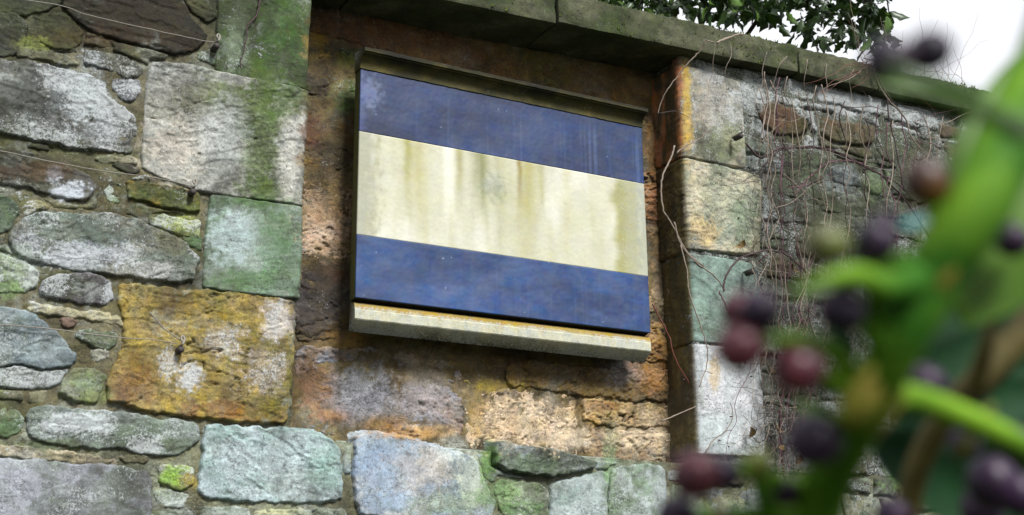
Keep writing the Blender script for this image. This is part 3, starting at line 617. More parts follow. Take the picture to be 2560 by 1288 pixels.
# coping
def rounded_box(x0, x1, y0, y1, zb0, zb1, zt0, zt1, r, res, seed, amp, cols, name, root, mat, label=None, lich=.2):
    VV, FF, o = [], [], 0
    L = np.array([x1-x0, y1-y0, 1.0]); hz = (zt0-zb0)
    dims = [x1-x0, y1-y0, hz]
    for ax in range(3):
        for sd_ in (0, 1):
            a, b = [k for k in range(3) if k != ax]
            na, nb = max(2, int(dims[a]/res)), max(2, int(dims[b]/res))
            A, B = np.meshgrid(np.linspace(0, dims[a], na), np.linspace(0, dims[b], nb))
            p = np.zeros((A.size, 3)); p[:, a] = A.ravel(); p[:, b] = B.ravel(); p[:, ax] = dims[ax]*sd_
            idx = np.arange(na*nb).reshape(nb, na)
            q = np.stack([idx[:-1, :-1].ravel(), idx[:-1, 1:].ravel(), idx[1:, 1:].ravel(), idx[1:, :-1].ravel()], 1)
            if (ax == 1) == (sd_ == 1): q = q[:, ::-1]
            VV.append(p); FF.append(q+o); o += len(p)
    p = np.vstack(VV); Fc = np.vstack(FF); D = np.array(dims)
    rr = r*(1+.7*fbm(p[:, 0]*6+seed, p[:, 1]*6, 3, seed)); rr = np.clip(rr, r*.3, r*1.9)[:, None]
    q = np.clip(p, rr, D-rr); v = p-q; ln = np.linalg.norm(v, axis=1)[:, None]; p2 = np.where(ln > 1e-9, q+v/np.maximum(ln, 1e-9)*rr, p)
    u1 = p2[:, 0]+p2[:, 1]*.6; u2 = p2[:, 2]+p2[:, 1]*.7
    nrm = (p2-np.clip(p2, .02, D-.02)); nrm /= np.maximum(np.linalg.norm(nrm, axis=1), 1e-6)[:, None]
    hh = amp*(fbm(u1*7, u2*9, 4, seed)+.45*fbm(u1*34, u2*44, 4, seed+5))
    p2 = p2+nrm*hh[:, None]
    t = p2[:, 0]/dims[0]
    zz = zb0+(zb1-zb0)*t + (p2[:, 2]/hz)*((zt0-zb0)*(1-t)+(zt1-zb1)*t)
    W = np.stack([x0+p2[:, 0], y0+p2[:, 1], zz], 1)
    m = sstep(-.3, .35, fbm(u1*6, u2*8, 4, seed+7)+.3*fbm(u1*40, u2*40, 3, seed+8))
    rgb = lin(cols[0])*(1-m[:, None])+lin(cols[1])*m[:, None]; li = np.full(len(W), lich)
    m2 = sstep(.1, .5, fbm(u1*3, u2*5, 4, seed+17))[:, None]; rgb = rgb*(1-m2)+lin(cols[2])*m2
    ob = put(name, mesh_np(name, W, Fc, np.concatenate([rgb, li[:, None]], 1)), mat, root)
    if label: ob['label'] = label
    return ob
joints = [-2.6, -1.5, -.35, .72, 1.56, 2.402, 3.678, 4.17, 5.05, 6.1, 7.2, 8.2, 9.0]
for i in range(len(joints)-1):
    a, b = joints[i]+.004, joints[i+1]-.004
    dz = random.uniform(-.006, .006)
    rounded_box(a, b, 3.93+random.uniform(-.006, .006), 4.56, cop_bot(a)+dz, cop_bot(b)+dz, cop_top(a)+dz-.008, cop_top(b)+dz-.008, .007, .011 if 1.5 < b < 6.2 else .03, 100+i, .009,
                [(80,86,52), (104,106,78), (70,82,34)] if i < 7 else [(72,84,50), (96,104,74), (56,82,28)], 'coping_stone', wall, M_STONE, lich=.04)
# moss tufts along the coping
VV, FF = [], []
for k in range(5200):
    x = random.uniform(1.6, 6.0) if k < 4600 else random.uniform(1.6, 6); 
    if perlin(x*2.3, 3.3, 8)+.5*perlin(x*9, 1.3, 9) < random.uniform(-.35, .5): continue
    y = 3.932+random.random()**2*.16; z = cop_top(x)-.012+random.uniform(-.004, .006)
    if random.random() < .18: y = 3.928; z = cop_bot(x)+random.uniform(.0, .12)
    h_ = random.uniform(.004, .015); a = random.uniform(0, 3.14); dx, dy = math.cos(a)*h_*.45, math.sin(a)*h_*.45; n_ = len(VV)
    tx, ty = random.uniform(-.5, .5)*h_, random.uniform(-.9, .3)*h_
    VV += [(x-dx, y-dy, z), (x+dx, y+dy, z), (x-dy, y+dx-.002, z), (x+tx, y+ty, z+h_)]; FF += [(n_, n_+1, n_+3), (n_+1, n_+2, n_+3), (n_+2, n_, n_+3)]
mo = put('moss', mesh_list('moss', VV, FF, False), simple('moss', (84,100,36), .95, .45, 30), wall); mo['kind'] = 'stuff'
# core behind the faces (top bed and back of the wall)
def box_mesh(name, x0, x1, y0, y1, z0, z1, col=None, sub=1):
    V = [(x, y, z) for x in (x0, x1) for y in (y0, y1) for z in (z0, z1)]
    Fc = [(0, 1, 3, 2), (4, 6, 7, 5), (0, 4, 5, 1), (2, 3, 7, 6), (0, 2, 6, 4), (1, 5, 7, 3)]
    return mesh_list(name, V, Fc, False, None if col is None else np.tile(np.append(lin(col), .2), (8, 1)))
put('core', box_mesh('core', -2.6, 9, 4.26, 4.5, 0, CAMZ+2.12, (116,112,88)), M_STONE, wall)

# ------------------------------------------------------------------ the striped tablet
TX0, TX1, TF, TBK = 1.600, 2.865, 4.030, 4.084
T0, T1, T2, T3 = CAMZ+1.130, CAMZ+1.364, CAMZ+1.762, CAMZ+2.012
tab = empty('stone_tablet', ((TX0+TX1)/2, 4.1, T0)); tag(tab, 'square stone tablet painted with blue, cream and blue bands, mounted in the niche', 'tablet')
def face(name, z0, z1, fn, label, res=.004):
    nx, nz_ = int((TX1-TX0)/res), int((z1-z0)/res)
    X, Z = np.meshgrid(np.linspace(TX0, TX1, nx), np.linspace(z0, z1, nz_))
    h = .0008*fbm(X*8, Z*8, 3, 3)+.0004*fbm(X*60, Z*60, 2, 5)
    rgb, li = fn(X.ravel(), Z.ravel()); F0 = np.stack([X.ravel(), TF-h.ravel(), Z.ravel()], 1)
    n = len(F0); idx = np.arange(n).reshape(nz_, nx)
    Fc = np.stack([idx[:-1, :-1].ravel(), idx[:-1, 1:].ravel(), idx[1:, 1:].ravel(), idx[1:, :-1].ravel()], 1)
    rim = np.concatenate([idx[0, :], idx[1:, -1], idx[-1, -2::-1], idx[-2:0:-1, 0]])
    B = F0[rim].copy(); B[:, 1] = TF+.008; m = len(rim)
    sidef = np.array([(rim[k], n+k, n+(k+1) % m, rim[(k+1) % m]) for k in range(m)])
    V = np.vstack([F0, B]); col = np.concatenate([rgb, li[:, None]], 1); col = np.vstack([col, col[rim]])
    o = put(name, mesh_np(name, V, np.vstack([Fc, sidef]), col), M_PAINT, tab); o['label'] = label
def mixc(a, b, m): return a*(1-m[:, None])+b*m[:, None]
def streak(X, f, seed, o=3): return fbm(X*f, X*0+seed*3.3, o, seed)
def blue(X, Z, dark, lite, top):
    u = (X-TX0)/(TX1-TX0); z0, z1 = (T2, T3) if top else (T0, T1); v = (Z-z0)/(z1-z0)
    rgb = mixc(lin(dark)*np.ones((len(X), 1)), lin(lite), sstep(-1.0, 1.2, fbm(X*2.5, Z*6, 4, 21+top)+.3*fbm(X*14, Z*50, 3, 23)+(u-.4)*.7*top))
    rgb = mixc(rgb, lin((96,132,184)), .30*sstep(.1, .8, streak(X, 48, 5+top, 3)+.25*fbm(X*60, Z*3, 2, 8))*sstep(.05, .35, u)*sstep(1.02, .55, v)*(1 if top else .35))
    if not top: rgb = mixc(rgb, lin((92,124,190)), .4*sstep(.1, .7, fbm(X*5, Z*10, 5, 31))*sstep(.8, .1, v))
    if top:   # scuffed pale corner
        r = np.hypot((u-.03)/.045, (v-.63)/.3); rgb = mixc(rgb, lin((120,140,180)), .6*(1-sstep(.3, 1.1, r+.6*fbm(X*50, Z*50, 3, 12))))
        rgb = mixc(rgb, lin((90,110,160)), .5*sstep(.03, .0, u+.01*fbm(Z*40, Z*3, 2, 4)))
    sp = perlin(X*90, Z*90, 44)+.5*perlin(X*17, Z*17, 45); rgb = mixc(rgb, lin((170,185,210)), .7*sstep(1.02, 1.08, sp))
    return rgb, np.zeros(len(X))
def cream(X, Z):
    u = (X-TX0)/(TX1-TX0); v = (Z-T1)/(T2-T1)
    rgb = lin((208,207,184))*np.ones((len(X), 1))
    rgb = mixc(rgb, lin((222,221,206)), sstep(-.1, .5, fbm(X*5, Z*2, 3, 61)))
    rgb = mixc(rgb, lin((230,229,214)), .8*sstep(.3, .05, np.abs(u-.29)/.1)*sstep(.1, .6, v))
    dr = lambda c, w_, col, st, lo: mixc(rgb, lin(col), min(1, st*1.25)*np.exp(-((u-c+.004*fbm(Z*20, Z, 2, int(c*100)))/w_)**2)*sstep(lo, 1.0, v+.25*fbm(X*30, Z*4, 3, 9)))
    rgb = dr(.155, .013, (168,164,84), .75, .0); rgb = dr(.185, .02, (190,182,120), .5, -.2)
    rgb = dr(.325, .014, (166,160,90), .6, .1); rgb = dr(.40, .03, (140,142,78), .7, .1); rgb = dr(.455, .018, (176,176,150), .5, -.3)
    rgb = dr(.535, .010, (150,116,34), .8, .1); rgb = dr(.56, .03, (176,168,96), .6, -.4); rgb = dr(.61, .014, (170,166,110), .5, .3)
    rgb = dr(.70, .02, (196,190,140), .4, -.2); rgb = dr(.48, .05, (186,184,140), .5, -.6)
    rgb = mixc(rgb, lin((160,156,74)), .75*sstep(.86, .9, u+.02*fbm(Z*15, X*3, 3, 15))*sstep(1.0, .95, u))
    rgb = mixc(rgb, lin((150,156,140)), .6*sstep(.95, .99, u+.03*fbm(X*40, Z*30, 3, 16)))
    rgb = mixc(rgb, lin((154,150,108)), .7*sstep(.09, .02, u+.03*fbm(X*40, Z*30, 3, 17)))
    rgb = mixc(rgb, lin((140,146,112)), .6*(1-sstep(.2, 1.2, np.hypot((u-.44)/.05, (v-.68)/.16)+.6*fbm(X*40, Z*40, 3, 18))))
    rgb = mixc(rgb, lin((184,178,120)), .3*sstep(.0, .5, fbm(X*9, Z*1.2, 3, 19)))
    li = .9*np.maximum(sstep(.08, .02, u), sstep(.86, .97, u))+.55*(1-sstep(.2, 1.3, np.hypot((u-.44)/.06, (v-.68)/.2)))
    return rgb, li
face('painted_band', T2, T3, lambda X, Z: blue(X, Z, (26,50,88), (38,78,130), True), 'upper dark blue band, faintly streaked')
face('painted_panel', T1, T2, cream, 'cream middle band with green and rusty run stains')
face('painted_band', T0, T1, lambda X, Z: blue(X, Z, (34,66,110), (52,102,160), False), 'lower blue band with pale bloom')
def extrude_profile(name, prof, x0, x1, colf, mat, seg=230, label=None):
    prof = np.array(prof); n = len(prof); xs = np.linspace(x0, x1, seg)
    V = []; 
    for x in xs:
        for (y, z) in prof: V.append((x, y, z))
    V = np.array(V); nn = fbm(V[:, 0]*40, V[:, 2]*60+V[:, 1]*60, 3, 77); V[:, 2] += .0012*nn*(np.abs(V[:, 1]-TBK) > .004)
    Fc = []
    for i in range(seg-1):
        for k in range(n):
            k2 = (k+1) % n; Fc.append((i*n+k, i*n+k2, (i+1)*n+k2, (i+1)*n+k))
    Fc.append(tuple(range(n))[::-1]); Fc.append(tuple((seg-1)*n+k for k in range(n)))
    rgb, li = colf(V[:, 0], V[:, 1], V[:, 2])
    me = mesh_list(name, V, Fc, False, np.concatenate([rgb, li[:, None]], 1))
    o = put(name, me, mat, tab)
    if label: o['label'] = label
    return o
OL = lin((120,116,58))
def c_body(X, Y, Z):
    rgb = mixc(lin((128,126,64))*np.ones((len(X), 1)), lin((100,100,50)), sstep(-.3, .4, fbm(Z*8, Y*8, 3, 4))); return rgb, np.full(len(X), .1)
g = .003
body = [(TF+.0065, T3+.0), (TF+.0065, T0+.0005), (TBK, T0+.0005), (TBK, T3)]
extrude_profile('slab_body', [(a, b) for a, b in body], TX0+.0, TX1-.0, c_body, M_MOULD, seg=8)
def c_corn(X, Y, Z):
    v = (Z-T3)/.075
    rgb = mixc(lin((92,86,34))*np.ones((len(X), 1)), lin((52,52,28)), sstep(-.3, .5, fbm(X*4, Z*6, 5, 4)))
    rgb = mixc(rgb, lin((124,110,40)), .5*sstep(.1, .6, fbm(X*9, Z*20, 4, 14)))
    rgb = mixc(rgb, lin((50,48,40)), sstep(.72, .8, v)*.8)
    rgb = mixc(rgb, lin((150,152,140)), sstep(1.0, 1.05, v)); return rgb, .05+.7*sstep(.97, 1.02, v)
arc = [(TF-.004-.034*(1-math.cos(a)), T3+.001+.006+.043*math.sin(a)) for a in np.linspace(0, math.pi/2, 9)]
corn = [(TF+.02, T3+.001), (TF-.004, T3+.001)]+arc+[(TF-.038, T3+.055), (TF-.046, T3+.056), (TF-.047, T3+.068), (TF-.042, T3+.072), (TBK, T3+.084), (TBK, T3+.001)]
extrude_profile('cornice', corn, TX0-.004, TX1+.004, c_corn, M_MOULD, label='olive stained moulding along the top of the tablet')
def c_base(X, Y, Z):
    v = Z-T0
    rgb = lin((206,200,164))*np.ones((len(X), 1)); rgb = mixc(rgb, lin((184,184,158)), sstep(-.2, .4, fbm(X*30, Z*30, 3, 4)))
    rgb = mixc(rgb, lin((176,136,36)), sstep(-.043, -.034, v+.006*fbm(X*20, Z*3, 3, 24)))
    rgb = mixc(rgb, lin((84,72,38)), sstep(-.022, -.012, v))  # dark below the blue band: shade of the overhang painted in
    rgb = mixc(rgb, lin((74,68,40)), .95*sstep(.003, .01, Y-TF)*sstep(-.06, -.076, v)); return rgb, np.full(len(X), .55)*sstep(-.02, -.035, v)  # underside painted dark olive, its shade put into the colour
cove = [(TF+.040-.037*math.sin(a)**1.0, T0-.040+.032*math.cos(a)) for a in np.linspace(0.15, math.pi/2, 8)]
base = [(TBK, T0-.001), (TF+.016, T0-.001), (TF+.040, T0-.006)]+cove+[(TF+.001, T0-.043), (TF+.001, T0-.074), (TF+.004, T0-.078), (TBK, T0-.112)]
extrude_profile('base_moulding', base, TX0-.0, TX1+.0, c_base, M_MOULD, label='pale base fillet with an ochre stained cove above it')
put('backing_block', box_mesh('backing_block', TX0+.06, TX1-.06, TBK-.001, NB+.005, T0-.06, T3+.03, (110,96,66)), M_MOULD, tab)
# ------------------------------------------------------------------ ground, behind and before the wall
gx, gy = np.meshgrid(np.concatenate([np.linspace(-400, -12, 12), np.linspace(-10, 14, 60), np.linspace(20, 400, 12)]), np.concatenate([np.linspace(-400, -12, 12), np.linspace(-10, 14, 60), np.linspace(20, 400, 12)]))
gz = .03*fbm(gx*.7, gy*.7, 4, 5)*np.exp(-(gx**2+gy**2)/900)-.02
ny, nx = gx.shape; idx = np.arange(ny*nx).reshape(ny, nx)
Fc = np.stack([idx[:-1, :-1].ravel(), idx[:-1, 1:].ravel(), idx[1:, 1:].ravel(), idx[1:, :-1].ravel()], 1)
add('ground', mesh_np('ground', np.stack([gx, gy, gz], -1).reshape(-1, 3), Fc), simple('lawn', (50,56,32), .95, .35, 6), kind='structure')

# ------------------------------------------------------------------ wires and their eyelets
M_WIRE = simple('galvanised_wire', (134,128,118), .55, .2, 200); M_RUST = simple('rusted_iron', (60,52,50), .7, .3, 200)
M_TWIG_G = simple('grey_twig', (142,128,114), .8, .2, 80); M_TWIG_D = simple('dark_twig', (66,48,48), .75, .3, 80); M_TWIG_P = simple('purple_twig', (104,64,78), .7, .25, 80); M_TWIG_R = simple('red_shoot', (118,56,50), .6, .2, 80)
def pathpx(fr, pts, Y, wob=.002, n=6):
    k, ox, oy = FR_[fr]; P = [on_plane(ox+x/k, oy+y/k, Y if np.isscalar(Y) else Y[i]) for i, (x, y) in enumerate(pts)]
    P = smooth_path(P, n); return [p+np.array([random.gauss(0, wob*.4), random.gauss(0, wob*.3), random.gauss(0, wob*.4)]) for p in P]
def eyelet(root, p):
    T = []
    T.append((smooth_path([p+np.array(q) for q in [(0, .05, -.012), (0, -.012, -.010), (.004, -.02, -.004), (.009, -.012, .012), (.004, -.008, .022), (-.002, -.012, .012), (.002, -.018, .0)]], 4), .0042, .0034))
    return put('eyelet', tubes('eyelet', T, 7), M_WIRE, root)
def plug(root, p):
    V, Fc = tube_np([p+np.array([0, .03, 0]), p+np.array([0, -.014, -.002]), p+np.array([0, -.018, -.002])], 0, 0, 9, None, [.012, .011, .006]); return put('wall_plug', mesh_list('wall_plug', V, Fc), M_RUST, root)
def wire(fr, pts, eye, label, tail=None, Y=3.965, r=.0017):
    p = pathpx(fr, pts, Y, .0012); root = empty('training_wire', tuple(p[-1])); tag(root, label, 'wire', 'training wires fixed to the wall')
    put('strand', tubes('strand', [(p, r, r)], 5), M_WIRE, root)
    if tail: put('loose_end', tubes('loose_end', [(pathpx(fr, tail, Y-.006, .001), r*1.5, r*1.2)], 5), M_WIRE, root)
    k, ox, oy = FR_[fr]; q = on_plane(ox+eye[0]/k, oy+eye[1]/k, Y); eyelet(root, q); plug(root, q+np.array([0, 0, -.022]))
wire('A', [(-300,-60),(270,22),(430,72),(640,122),(860,170),(950,190),(1040,208),(1085,214)], (1088,205), 'thin slack wire across the dark brown stone to a nail beside the top green quoin')
wire('A', [(-300,700),(-10,757),(250,812),(500,858),(760,892),(880,915),(970,940)], (970,935), 'thin wire running along under the big pale quoin')
wire('B', [(-300,385),(-10,396),(200,412),(440,442),(600,460),(700,464),(830,486)], (845,482), 'thin wire ending in a bright bent tail on the ochre block', [(700,338),(730,370),(765,412),(835,462),(850,470)])
wire('E', [(705,672),(760,690),(830,712),(1050,738),(1180,775),(1300,822),(1500,872),(1700,940)], (700,662), 'taut pale wire crossing the creeper from a nail on the top right quoin', Y=3.93)
wire('K', [(500,190),(560,205),(640,215),(760,240)], (490,190), 'short pale wire end with an eyelet beside the bent dark tendril', Y=3.93)
o = put('t', tubes('dead_tendril', [(pathpx('A', [(1318,-60),(1308,0),(1292,75),(1262,110),(1245,135),(1238,200),(1222,270),(1212,300),(1210,342)], 3.972, .002), .0036, .002)], 6), M_TWIG_D, wall) if False else None
def loose(fr, pts, label, mat, r0, r1, Y=3.97, name='tendril', cat='twig', wob=.003):
    o = add(name, tubes(name, [(pathpx(fr, pts, Y, wob), r0, r1)], 6), mat); return tag(o, label, cat)
loose('A', [(1318,-60),(1308,0),(1292,75),(1262,110),(1245,135),(1238,200),(1222,270),(1212,300),(1210,342)], 'dead grey creeper stem clinging to the top green quoin', M_TWIG_D, .0036, .002, 3.968)

# ------------------------------------------------------------------ leafless creeper on the right of the niche
creep = empty('climbing_creeper', (3.9, 3.9, 0)); tag(creep, 'leafless creeper with a tangle of bare stems hanging over the right part of the wall', 'climber')
BM = [M_TWIG_G, M_TWIG_G, M_TWIG_G, M_TWIG_D, M_TWIG_P]
def stem(paths, mat, name='stem'): return put(name, tubes(name, paths, 5), mat, creep)
def zig(px0, py0, px1, py1, Y, amp=9, step=38, r0=.003, r1=.0018):
    r0 *= .8; r1 *= .7; amp *= .8
    L = math.hypot(px1-px0, py1-py0); n = max(3, int(L/step)); P = []
    ph = random.random()*6
    for i in range(n+1):
        t = i/n; o_ = amp*(math.sin(ph+i*random.uniform(1.2, 2.4))+random.uniform(-.6, .6))
        nx_, ny_ = -(py1-py0)/L, (px1-px0)/L
        P.append(on_plane(px0+(px1-px0)*t+nx_*o_, py0+(py1-py0)*t+ny_*o_, Y+.02*math.sin(ph+i*.9)))
    return (smooth_path(P, 3), r0, r1)
# named strands of the photograph
E_ = lambda pts, mat, r0, r1, Y=3.93, fr='E', w=.003: stem([(pathpx(fr, pts, Y, w), r0, r1)], mat)
E_([(730,720),(800,790),(850,775),(900,748),(1000,740),(1100,742),(1220,775),(1310,825),(1400,870),(1500,965),(1580,1070),(1650,1180),(1720,1290)], M_TWIG_D, .0052, .004)
E_([(820,840),(900,760),(1000,745),(1130,752),(1260,800),(1350,850),(1470,905),(1540,960)], M_TWIG_D, .0042, .003)
E_([(980,980),(1030,915),(1080,870),(1150,820),(1230,808),(1330,822)], M_TWIG_P, .0036, .0026)
E_([(1375,330),(1400,420),(1450,500),(1540,600),(1560,680),(1620,760)], M_TWIG_G, .0046, .003, 3.9)
E_([(1385,360),(1440,480),(1455,600),(1480,700),(1510,850),(1530,960)], M_TWIG_D, .004, .003, 3.9)
E_([(370,300),(372,260),(395,205),(440,155),(530,122),(600,120),(640,132),(700,180),(760,240),(830,330)], M_TWIG_D, .0048, .003, 3.9, 'K')
E_([(350,300),(380,360),(400,420)], M_TWIG_R, .003, .002, 3.92, 'K')
E_([(530,200),(510,250),(460,300),(400,370),(340,450),(305,520),(290,575)], M_TWIG_G, .0042, .002, [3.88,3.9,3.93,3.97,4.0,4.03,4.04])
E_([(585,215),(640,195),(690,175),(722,172)], M_TWIG_G, .0055, .004, 3.86)
E_([(530,200),(580,215),(600,205),(640,190)], M_TWIG_G, .003, .003, 3.87)
E_([(375,735),(355,800),(320,870),(308,960),(320,1060),(345,1100),(385,1170),(440,1270),(520,1340)], M_TWIG_G, .0044, .003, 3.98)
E_([(385,770),(430,735),(500,700),(545,650)], M_TWIG_G, .003, .002, 3.95)
E_([(150,-10),(180,90),(250,170),(330,230),(375,290)], M_TWIG_G, .0035, .0025, 3.95, 'K')
E_([(180,90),(205,200),(220,310),(250,400),(285,500),(300,600),(262,720)], M_TWIG_G, .0032, .002, 3.95, 'K')
E_([(290,1010),(320,960),(380,915),(410,850),(400,790)], M_TWIG_G, .0025, .0015, 3.95, 'K')
E_([(95,872),(150,850),(250,806)], M_TWIG_G, .0035, .002, 4.0, 'K')
o = stem([(pathpx('K', [(55,352),(75,392),(100,440),(130,500),(150,580),(190,660),(230,720)], 4.03, .003), .0035, .002)], M_TWIG_R)
E_([(300,570),(380,560),(445,590)], M_TWIG_D, .002, .001, 3.95)
# hanging strands
xs_ = [1905,1912,1922,1930,1938,1946,1955,1966,1985,2005,2020,2040,2060,2085,2105,2120,2150,2170,2195,2215,2235,2260,2290,2320,2350,2390]
for i, x in enumerate(xs_):
    y0 = 170+(x-1900)*.25+random.uniform(0, 60); y1 = random.uniform(620, 1180) if x > 1990 else random.uniform(850, 1250)
    x1 = x+random.uniform(-30, 50) if x > 1990 else x+random.uniform(0, 90)
    sp = [zig(x, y0, x1, y1, 3.93+random.uniform(-.03, .02), r0=random.uniform(.0026, .0042), r1=.0018)]
    stem(sp, random.choice(BM))
for i in range(34):      # lower tangle beside the quoins
    x = random.gauss(2010, 75); y = random.uniform(520, 900); 
    stem([zig(x, y, x+random.gauss(20, 60), y+random.uniform(180, 480), 3.91+random.uniform(-.05, .04), 11, 34, random.uniform(.0018, .003), .0012)], random.choice([M_TWIG_G, M_TWIG_G, M_TWIG_D, M_TWIG_P]))
for i in range(26):      # slanting links
    x = random.uniform(1880, 2350); y = random.uniform(260, 1000); a = random.uniform(-.9, .9)
    L = random.uniform(90, 240); stem([zig(x, y, x+L*math.cos(a), y+L*math.sin(a), 3.91+random.uniform(-.04, .03), 7, 30, random.uniform(.0016, .0028), .001)], random.choice(BM))
for i in range(16):      # stems fanning over the coping towards the light
    x1 = random.uniform(1980, 2400); y1 = random.uniform(120, 260)
    stem([zig(2170+random.uniform(-25, 40), 150+random.uniform(-15, 30), x1, y1+60*abs(x1-2170)/230, 3.88+random.uniform(-.04, .02), 5, 26, random.uniform(.0018, .003), .001)], random.choice([M_TWIG_G, M_TWIG_G, M_TWIG_R]))
for i in range(22):
    x = random.uniform(2150, 2480); y = 175+(x-2200)*.2; a = random.uniform(-2.3, -.5)
    L = random.uniform(60, 190); stem([zig(x, y, x+L*math.cos(a), y+L*math.sin(a), 3.95+random.uniform(-.02, .1), 4, 24, .0016, .0008)], random.choice([M_TWIG_G, M_TWIG_R, M_TWIG_G]))
for i in range(7):
    x = 1760+i*60+random.uniform(-20, 20); stem([zig(x+20, 90+(x-1700)*.2, x+random.uniform(-40, 40), 190+(x-1700)*.22+random.uniform(20, 160), 3.9, 6, 26, .0022, .001)], M_TWIG_G)
sp = []
for i in range(820):     # fine side twigs, too many to tell apart
    if i < 600: x = random.gauss(1965, 55); y = random.uniform(380, 1260)
    elif i < 700: x = random.uniform(1900, 2420); y = random.uniform(230, 800)
    elif i < 780: x = random.uniform(2080, 2560); y = random.uniform(1000, 1290)
    else: x = random.uniform(2380, 2540); y = random.uniform(700, 830)
    a = random.uniform(0, 6.28); L = random.uniform(25, 90)
    sp.append(zig(x, y, x+L*math.cos(a), y+L*math.sin(a), 3.93+random.uniform(-.05, .03), 4, 16, random.uniform(.0009, .0018), .0006))
o = put('twigs', tubes('twigs', sp, 4), M_TWIG_D, creep); o['kind'] = 'stuff'
sp = []
for i in range(120):
    x = random.gauss(1990, 70); y = random.uniform(900, 1240); a = random.uniform(0, 6.28); L = random.uniform(30, 90)
    sp.append(zig(x, y, x+L*math.cos(a), y+L*math.sin(a), 3.92+random.uniform(-.05, .03), 4, 16, random.uniform(.0009, .0016), .0006))
o = put('twigs', tubes('twigs', sp, 4), M_TWIG_G, creep); o['kind'] = 'stuff'
bud = []
for i in range(150):
    x = random.gauss(2000, 90); y = random.uniform(330, 1240); p = on_plane(x, y, 3.92+random.uniform(-.03, .03)); d = np.array([random.uniform(-1, 1), random.uniform(-1, 0), random.uniform(-.4, 1)]); d /= np.linalg.norm(d)
    V, Fc = tube_np([p, p+d*.004, p+d*.009, p+d*.013], 0, 0, 5, None, [.0015, .003, .0026, .0006]); bud.append((V, Fc))
VV, FF, o_ = [], [], 0
for V, Fc in bud: VV.append(V); FF += [tuple(q+o_ for q in f) for f in Fc]; o_ += len(V)
o = put('buds', mesh_list('buds', np.vstack(VV), FF), M_TWIG_D, creep); o['kind'] = 'stuff'
M_DEAD = simple('withered_leaf', (128,96,56), .8, .3, 60)
for i in range(14):
    x = random.choice([random.gauss(1960, 40), random.gauss(2000, 90)]); y = random.uniform(900, 1230) if i < 10 else random.uniform(350, 800)
    me = leaf_mesh('withered_leaf', .05, .032, 'ov', .9, 7, i); me.materials.append(M_DEAD); q = on_plane(x, y, 3.93)
    o = bpy.data.objects.new('withered_leaf', me); C.objects.link(o); o.parent = creep; o.location = Vector(q)-Vector(creep.location); o.rotation_euler = (random.uniform(-2.6, -1), random.uniform(-1, 1), random.uniform(-1.5, 1.5))
# rooted main stems run down to the ground
for x, s in ((1960, .012), (2090, .009)):
    a = on_plane(x, 1180, 3.95); stem([(smooth_path([a+np.array([0, 0, .25]), a, a+np.array([.05, -.02, -.5]), a+np.array([0, .0, -1.2]), np.array([a[0]+.03, 3.9, -.02])], 6), s*.5, s)], M_TWIG_D)

# ------------------------------------------------------------------ leaves
M_LEAF = [simple('holly_leaf', (84,118,38), .4, .35, 30, .4, trans=.3), simple('holly_leaf_dark', (52,76,34), .38, .3, 30, .4, trans=.2)]
tree = empty('evergreen_tree', (4.9, 7.2, 0)); tag(tree, 'dark evergreen tree with small pointed leaves hanging over the wall against the sky', 'tree')
M_BARK = simple('bark', (70,60,50), .9, .3, 20)
put('trunk', tubes('trunk', [(smooth_path([(4.9,7.2,-.1),(4.85,7.25,1.5),(5.0,7.1,3),(4.9,7.2,4.4),(5.0,7.2,6.2)], 6), .17, .07)], 12), M_BARK, tree)
def crown_pt():
    r = random.random()
    if r < .30: x = random.uniform(1490, 1840); y = random.uniform(-90, 58-30*abs((x-1700)/150) if x < 1840 else 0); y = min(y, 60)
    elif r < .86:
        while True:
            x = random.uniform(1800, 2225); y = random.uniform(-90, 135)
            lim = 40+ (x-1800)*.24 if x < 2190 else 110
            hole = ((x-1975)/30)**2+((y-55)/26)**2 < 1 or ((x-1835)/16)**2+((y-66)/18)**2 < 1 or ((x-2215)/16)**2+((y-10)/14)**2 < 1 or ((x-2060)/16)**2+((y-75)/20)**2 < 1
            if y < lim and not hole and perlin(x/34., y/34., 5)+.18 > random.uniform(-.1, .1): break
    else: x = random.uniform(1420, 2230); y = random.uniform(-90, -20)
    return x, y
leafm = [leaf_mesh('leaf', .10, .055, 'holly', .35, 8, k) for k in range(4)]
for k, m in enumerate(leafm): m.materials.append(M_LEAF[k % 2])
for k in range(300):
    x, y = crown_pt(); z = random.uniform(7.0, 7.9); p = at_depth(x, y, z)
    o = bpy.data.objects.new('leaf', leafm[k % 4]); C.objects.link(o); o.parent = tree
    o.location = Vector(p)-Vector(tree.location); o.rotation_euler = (random.uniform(-2.2, .6), random.uniform(-1, 1), random.uniform(0, 6.28)); s = random.uniform(.75, 1.2); o.scale = (s, s, s)
def scatter(name, gen, n, L, W, mat, seed, root):
    base = leaf_mesh('tmp', L, W, 'holly', .3, 5, seed); bv = np.array([v.co for v in base.vertices]); bf = [tuple(p.vertices) for p in base.polygons if len(p.vertices) == 4][:20]
    bv = bv[:30]; 
    from mathutils import Euler
    VV = []; FF = []
    for k in range(n):
        p = gen(); R = np.array(Euler((random.uniform(-2.4, .8), random.uniform(-1.2, 1.2), random.uniform(0, 6.28))).to_matrix()); s = random.uniform(.7, 1.25)
        VV.append(bv@R.T*s+p); FF += [tuple(i+k*30 for i in f) for f in bf]
    V = np.vstack(VV); me = mesh_np(name, V, np.array(FF)); o = put(name, me, mat, root); o['kind'] = 'stuff'
    bpy.data.meshes.remove(base); return o
def g1(): x, y = crown_pt(); return at_depth(x, y, random.uniform(7.1, 8.3))
scatter('foliage', g1, 800, .10, .052, M_LEAF[1], 3, tree)
